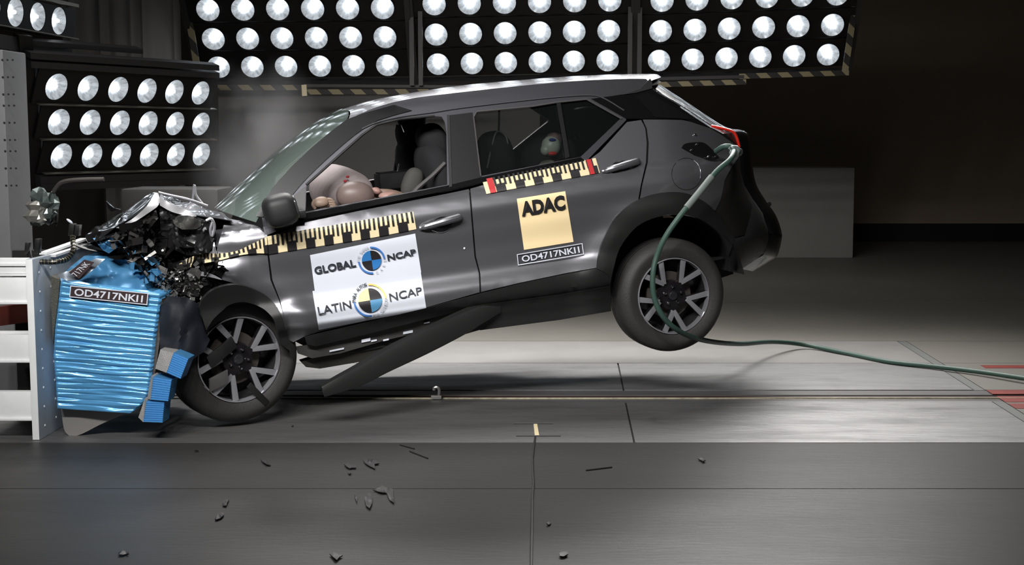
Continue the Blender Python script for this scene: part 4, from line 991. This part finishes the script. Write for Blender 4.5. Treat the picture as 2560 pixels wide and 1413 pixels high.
frag(((383, 942), (429, 950), (420, 1004), (376, 1000)), ((378, 940), (384, 942), (376, 1000), (368, 996)), 7.03, 'blue honeycomb fragment in the middle of the three by the block', (.03, 0, 0, .03))
frag(((366, 1003), (411, 1005), (406, 1058), (358, 1056)), ((362, 996), (367, 1002), (358, 1056), (346, 1044)), 7.04, 'blue honeycomb fragment lowest of three, near the floor', (.03, 0, 0, .03))
# ------------------------------------------------------------------ flying wreck pieces on left
hl = thing('headlamp_wreck', at_d(105, 520, 8.0), 'smashed glassy headlamp unit hanging in the air left of the bonnet', 'headlamp')
blob('lamp_shell', at_d(112, 515, 8.0), .075, .085, .06, mat('lamp_shell_glass', (84, 94, 92), .2, .4, .6), hl, ax=Vector((1, 0, 0)), ay=Vector((0, 0, 1)), az=Vector((0, 1, 0)), amp=.9, nz=24, n=18, flat_=True)
blob('reflector_piece', at_d(88, 530, 7.94), .05, .045, .03, mat('dull_reflector', (150, 148, 142), .3, .6), hl, ax=Vector((1, 0, 0)), ay=Vector((0, 0, 1)), az=Vector((0, 1, 0)), amp=.9, nz=30, p=3, n=14, flat_=True)
tube('mounting_arm', catmull([at_d(x, y, 8.1) for x, y in ((128, 490), (140, 470), (155, 456), (190, 450), (260, 448))], 5), .012, mat('dull_metal', (66, 62, 60), .5, .4), hl)
blob('backing_piece', at_d(132, 520, 8.08), .03, .09, .04, mat('wreck_black', (30, 29, 29), .3), hl, ax=Vector((1, 0, 0)), ay=Vector((0, 0, 1)), az=Vector((0, 1, 0)), amp=.9, nz=34, n=16, flat_=True)
hw = thing('cable_harness', at_d(180, 640, 7.7), 'black corrugated cable harness draped over the barrier top with plug blocks', 'cable')
P = catmull([at_d(x, y, D) for x, y, D in ((70, 615, 7.25), (78, 650, 7.2), (105, 655, 7.2), (140, 655, 7.2), (168, 648, 7.25), (184, 625, 7.3), (182, 595, 7.4), (188, 572, 7.45))], 8)
tube('harness_tube', P, .013, mat('conduit_black', (14, 14, 14), .35), hw, n=10)
gl = MB()
for i in range(10, len(P)-4, 2):
    V, Fs = tube_geo([P[i]-Vector((0, .002, -.002)), P[i].lerp(P[i+1], .45)-Vector((0, .002, -.002))], .0142, 10); gl.add(V, Fs)
gl.build('conduit_band', mat('band_glint', (120, 116, 96), .3, .7), hw)
tube('cable_branch', catmull([at_d(x, y, 7.35) for x, y in ((186, 612), (220, 624), (262, 632), (300, 640), (330, 650))], 5), .008, MATS['conduit_black'], hw)
for (x, y, w_, h_) in ((181, 574, 7, 15), (195, 576, 6, 14), (70, 620, 5, 14), (95, 615, 6, 18)):
    c = at_d(x, y, 7.42 if x > 150 else 7.22); mb = MB(); s = 7.4/F; mb.box(c, (w_*s, 0, 0), (0, .02, 0), (.004, 0, h_*s)); mb.build('plug_block', mat('plug_black', (20, 19, 19), .4), hw, bevel=.003)
for x, y, lb in ((174, 553, 'small bright white plastic chip in the air above the plug blocks'), (258, 758, None)):
    if lb:
        c = at_d(x, y, 7.5); o = blob('flying_chip', c, .02, .007, .006, white, None, ax=Vector((.8, 0, -.6)), ay=Vector((.6, 0, .8)), az=Vector((0, 1, 0)), n=12); tag(o, lb, 'chip')
sh = wsheet('grille_shard', [(265, 503), (272, 510), (284, 520), (300, 524), (278, 530), (269, 520)], None, MATS['gloss_black_trim'], 8.0, thick=.02, step=8); tag(sh, 'curved black trim shard sticking up left of the bonnet peak', 'shard')
# ------------------------------------------------------------------ floor debris
def shard(pts, label, h_=.006):
    v, fs = tri2d(pts, (), 8); cx_ = sum(p[0] for p in pts)/len(pts); cy_ = sum(p[1] for p in pts)/len(pts)
    fr = [ground(p.x, p.y, h_+.006*noise.noise(Vector((p.x*.1, p.y*.1, 0)))+.004) for p in v]
    V, Fc = solid(fr, fs, [p-Vector((0, 0, .004)) for p in fr]); o = mesh_obj('plastic_shard', V, Fc, mat('shard_plastic', (34, 32, 32), .5), None, smooth=False)
    return tag(o, label, 'shard', 'black plastic shards on the near floor')
shard([(652, 1148), (660, 1142), (666, 1150), (677, 1163), (666, 1160), (656, 1154)], 'curved fin-shaped black shard on the floor below the front wheel')
shard([(860, 1160), (868, 1158), (870, 1153), (874, 1161), (886, 1162), (891, 1169), (880, 1169), (874, 1171), (866, 1166)], 'spiky black shard left of the leaf-shaped grey one')
shard([(869, 1181), (876, 1179), (878, 1183), (872, 1185)], 'tiny black crumb just below the spiky shard')
shard([(908, 1150), (918, 1147), (934, 1148), (946, 1156), (948, 1158), (936, 1160), (938, 1172), (924, 1165), (913, 1158)], 'broad leaf-shaped dark shard between two floor joints')
shard([(911, 1246), (917, 1233), (924, 1232), (931, 1244), (930, 1258), (924, 1271), (915, 1264)], 'fat dark leaf-like shard just below the joint line')
shard([(932, 1224), (950, 1218), (954, 1214), (968, 1220), (982, 1222), (984, 1242), (985, 1257), (974, 1250), (966, 1232), (945, 1229)], 'largest black shard, hook-shaped, lying across the joint line')
shard([(886, 1234), (890, 1232), (893, 1246), (892, 1256), (888, 1246)], 'thin curved sliver left of the fat dark shard')
shard([(556, 1256), (562, 1249), (573, 1248), (568, 1256), (566, 1264), (557, 1264)], 'small round-headed black shard near the lower left')
shard([(537, 1297), (546, 1285), (558, 1282), (560, 1287), (550, 1296), (540, 1299)], 'slim oval black shard below the round-headed one')
shard([(824, 1384), (834, 1380), (846, 1386), (857, 1388), (848, 1393), (842, 1400), (832, 1392)], 'ragged black shard at the bottom edge of the view')
shard([(296, 1381), (306, 1377), (320, 1379), (322, 1384), (308, 1387), (298, 1386)], 'dull oval smear-like shard near the bottom left corner')
shard([(1398, 1383), (1404, 1379), (1418, 1379), (1420, 1385), (1410, 1391), (1400, 1390)], 'squarish black shard at the bottom right of the floor cable')
shard([(1744, 1146), (1752, 1144), (1764, 1150), (1758, 1153)], 'small lone black sliver right of centre on the near floor')
shard([(1366, 1308), (1372, 1304), (1378, 1308), (1372, 1312)], 'small dark dot-like crumb right of the floor cable')
rg = ground(491, 1129, .004); V, Fs = lathe_geo([(.006, 0), (.010, .002), (.010, .005), (.006, .005)], rg, Vector((0, 0, 1)), Vector((1, 0, 0)), Vector((0, 1, 0)), 14)
o = mesh_obj('rubber_washer', V, Fs, MATS['shard_plastic']); tag(o, 'tiny black ring lying on the floor left of the front wheel', 'washer')
o = blob('rubber_plug', ground(731, 1065, .006), .006, .006, .006, blackv, None, n=10); tag(o, 'tiny black plug on the floor right of the front wheel', 'plug')
for i, (x0, y0, x1, y1, lb) in enumerate(((1000, 1112, 1036, 1122, 'upper of two thin dark slivers near the joint line'), (1024, 1128, 1070, 1146, 'lower longer thin dark sliver near the joint line'), (1465, 1176, 1530, 1168, 'faint thin strip lying right of the floor cable'))):
    a, b = ground(x0, y0, .004), ground(x1, y1, .004); o = tube('thin_sliver', [a, b], .0035, MATS['shard_plastic'], None, n=5); tag(o, lb, 'shard', 'thin slivers on the near floor')
# floor cable with tape marker
a = ground(1340, 1090, .003)
fc = thing('floor_cable', ground(1332, 1300), 'thin dark cable running down the near floor from a yellow marker', 'cable')
tube('cable', [ground(x, y, .005) for x, y in ((1338, 1092), (1334, 1120), (1331, 1148), (1332, 1180), (1334, 1210), (1331, 1240), (1330, 1300), (1329, 1360), (1328, 1430))], .005, mat('cable_dark', (30, 29, 28), .6), fc)
mm = thing('floor_marker', ground(1341, 1075), 'yellow tape marker between two short black crossbars on the floor', 'marker')
mb = MB(); p0, p1, p2, p3 = ground(1334, 1060, .004), ground(1343, 1060, .004), ground(1348, 1089, .004), ground(1337, 1089, .004); mb.add([p0, p1, p2, p3]+[p-Vector((0, 0, .004)) for p in (p0, p1, p2, p3)], [(3, 2, 1, 0), (4, 5, 6, 7), (0, 1, 5, 4), (1, 2, 6, 5), (2, 3, 7, 6), (3, 0, 4, 7)]); mb.build('yellow_tape', yellow, mm)
for (x0, x1, y) in ((1284, 1382, 1059), (1290, 1402, 1090)):
    tube('crossbar', [ground(x0, y, .003), ground(x1, y, .003)], .004, blackv, mm, n=5)
# ------------------------------------------------------------------ dummies
skin = mat('dummy_vinyl', (104, 90, 86), .45, var=.06, vscale=10); skin2 = mat('dummy_tan', (130, 110, 96), .5, var=.12, vscale=14); pink = mat('dummy_pink', (150, 118, 110), .5)
dm = thing('crash_test_dummy', W(900, 560, .42), 'driver crash test dummy slumped with its bald head against the airbag', 'dummy')
hc_ = W(888, 489, .28)
blob('head', hc_, .105, .078, .078, skin, dm, ang=-.12, p=2.15, n=40)
blob('sensor_hole', W(872, 497, .228), .006, .006, .004, chrome, dm, n=10)
def skinchain(name, pts, edges, radii, m, parent):
    me = bpy.data.meshes.new(name); off = wloc(parent); me.from_pydata([p-off for p in pts], edges, []); o = bpy.data.objects.new(name, me); C.objects.link(o); o.parent = parent
    me.materials.append(m); mo = o.modifiers.new('s', 'SKIN'); 
    for i, r in enumerate(radii): me.skin_vertices[0].data[i].radius = (r, r)
    me.skin_vertices[0].data[0].use_root = True
    s = o.modifiers.new('u', 'SUBSURF'); s.levels = 2; s.render_levels = 2; mo.use_smooth_shade = True; return o
pv = [W(1080, 610, .45), W(1040, 545, .45), W(990, 505, .45), W(945, 492, .42), W(925, 490, .36), W(985, 515, .20), W(930, 545, .16), W(860, 540, .2), W(815, 515, .30), W(985, 515, .68), W(900, 540, .72)]
skinchain('body', pv, [(0, 1), (1, 2), (2, 3), (3, 4), (2, 5), (5, 6), (6, 7), (7, 8), (2, 9), (9, 10)], [.13, .13, .10, .05, .045, .06, .05, .04, .03, .06, .045], skin2, dm)
blob('chin', W(940, 478, .34), .03, .022, .04, pink, dm, ang=-.3, n=16); blob('collar', W(970, 487, .30), .05, .022, .05, pink, dm, ang=.1, n=20, amp=.3, nz=20)
blob('hand', W(800, 506, .22), .048, .03, .035, skin2, dm, ang=.1, p=2.3, n=24, amp=.25, nz=14)
for k in range(4):
    a = W(818+k*2, 498+k*6, .21); tube('finger', catmull([a, a+AX*.022-UP*.006, a+AX*.034-UP*.022], 4), [.0085]*5+[.0075]*4, skin2, dm, n=8)
tube('thumb', catmull([W(786, 500, .22), W(782, 512, .21), W(788, 522, .21)], 4), .009, skin2, dm, n=8)
# airbag belongs to the car
blob('airbag', W(852, 478, .62), .185, .14, .24, mat('airbag_fabric', (176, 164, 164), .75, var=.06, vscale=5, bump=.3, bscale=14), car, ang=-.35, p=2.1, n=40, amp=.12, nz=7)
for x, y in ((869, 442), (863, 453)): blob('paint_mark', W(x, y, .375), .010, .008, .004, mat('red_paint_mark', (184, 58, 66), .6), car, n=12)
# child dummy
cd = thing('child_dummy', W(1380, 430, .5), 'small child crash dummy in the back with pale green head marked blue and red', 'dummy')
blob('head', W(1378, 366, .46), .058, .062, .062, mat('pale_green_vinyl', (158, 172, 158), .4, 0, .2), cd, ang=-.2, n=32, p=2.15)
blob('face', W(1364, 375, .45), .03, .035, .04, MATS['pale_green_vinyl'], cd, ang=-.2, n=20)
blob('ear_cap', W(1384, 350, .48), .05, .045, .06, mat('cap_pink', (120, 104, 104), .5), cd, n=20)
blob('blue_paint_mark', W(1381, 350, .405), .022, .010, .006, mat('mark_blue', (34, 56, 120), .5), cd, n=14, ang=-.15)
blob('red_paint_mark', W(1382, 384, .40), .028, .012, .012, mat('mark_red', (190, 60, 54), .5), cd, n=14, ang=-.1)
skinchain('body', [W(1375, 470, .5), W(1375, 430, .5), W(1378, 395, .48), W(1350, 425, .38), W(1330, 450, .4)], [(0, 1), (1, 2), (1, 3), (3, 4)], [.09, .08, .03, .035, .03], mat('child_suit', (96, 98, 88), .8), cd)
# ------------------------------------------------------------------ smoke
def smoke(name, c, r, dens, label):
    bm = bmesh.new(); bmesh.ops.create_icosphere(bm, subdivisions=4, radius=1)
    for v in bm.verts: v.co *= 1+.25*noise.noise(v.co*1.5)
    me = bpy.data.meshes.new(name); bm.to_mesh(me); bm.free(); o = bpy.data.objects.new(name, me); C.objects.link(o); o.location = c; o.scale = r
    m = bpy.data.materials.new(name); m.use_nodes = True; nt = m.node_tree; N = nt.nodes; N.remove(N['Principled BSDF'])
    v = N.new('ShaderNodeVolumePrincipled'); v.inputs['Color'].default_value = (.8, .8, .82, 1); nt.links.new(v.outputs[0], N['Material Output'].inputs['Volume'])
    tc = N.new('ShaderNodeTexCoord'); ln = N.new('ShaderNodeVectorMath'); ln.operation = 'LENGTH'; nt.links.new(tc.outputs['Object'], ln.inputs[0])
    mr = N.new('ShaderNodeMapRange'); mr.inputs[1].default_value = .15; mr.inputs[2].default_value = .85; mr.inputs[3].default_value = 1; mr.inputs[4].default_value = 0; nt.links.new(ln.outputs['Value'], mr.inputs[0])
    ns = N.new('ShaderNodeTexNoise'); ns.inputs['Scale'].default_value = 1.7; ns.inputs['Detail'].default_value = 4; nt.links.new(tc.outputs['Object'], ns.inputs['Vector'])
    r2 = N.new('ShaderNodeMapRange'); r2.inputs[1].default_value = .4; r2.inputs[2].default_value = .75; nt.links.new(ns.outputs[0], r2.inputs[0])
    mu = N.new('ShaderNodeMath'); mu.operation = 'MULTIPLY'; nt.links.new(mr.outputs[0], mu.inputs[0]); nt.links.new(r2.outputs[0], mu.inputs[1])
    m3 = N.new('ShaderNodeMath'); m3.operation = 'MULTIPLY'; m3.inputs[1].default_value = dens; nt.links.new(mu.outputs[0], m3.inputs[0]); nt.links.new(m3.outputs[0], v.inputs['Density'])
    me.materials.append(m); tag(o, label, 'smoke', kind='stuff'); return o
smoke('smoke', at_t(650, 380, 9.6), (.62, .5, .8), .9, 'grey smoke drifting up behind the windscreen')
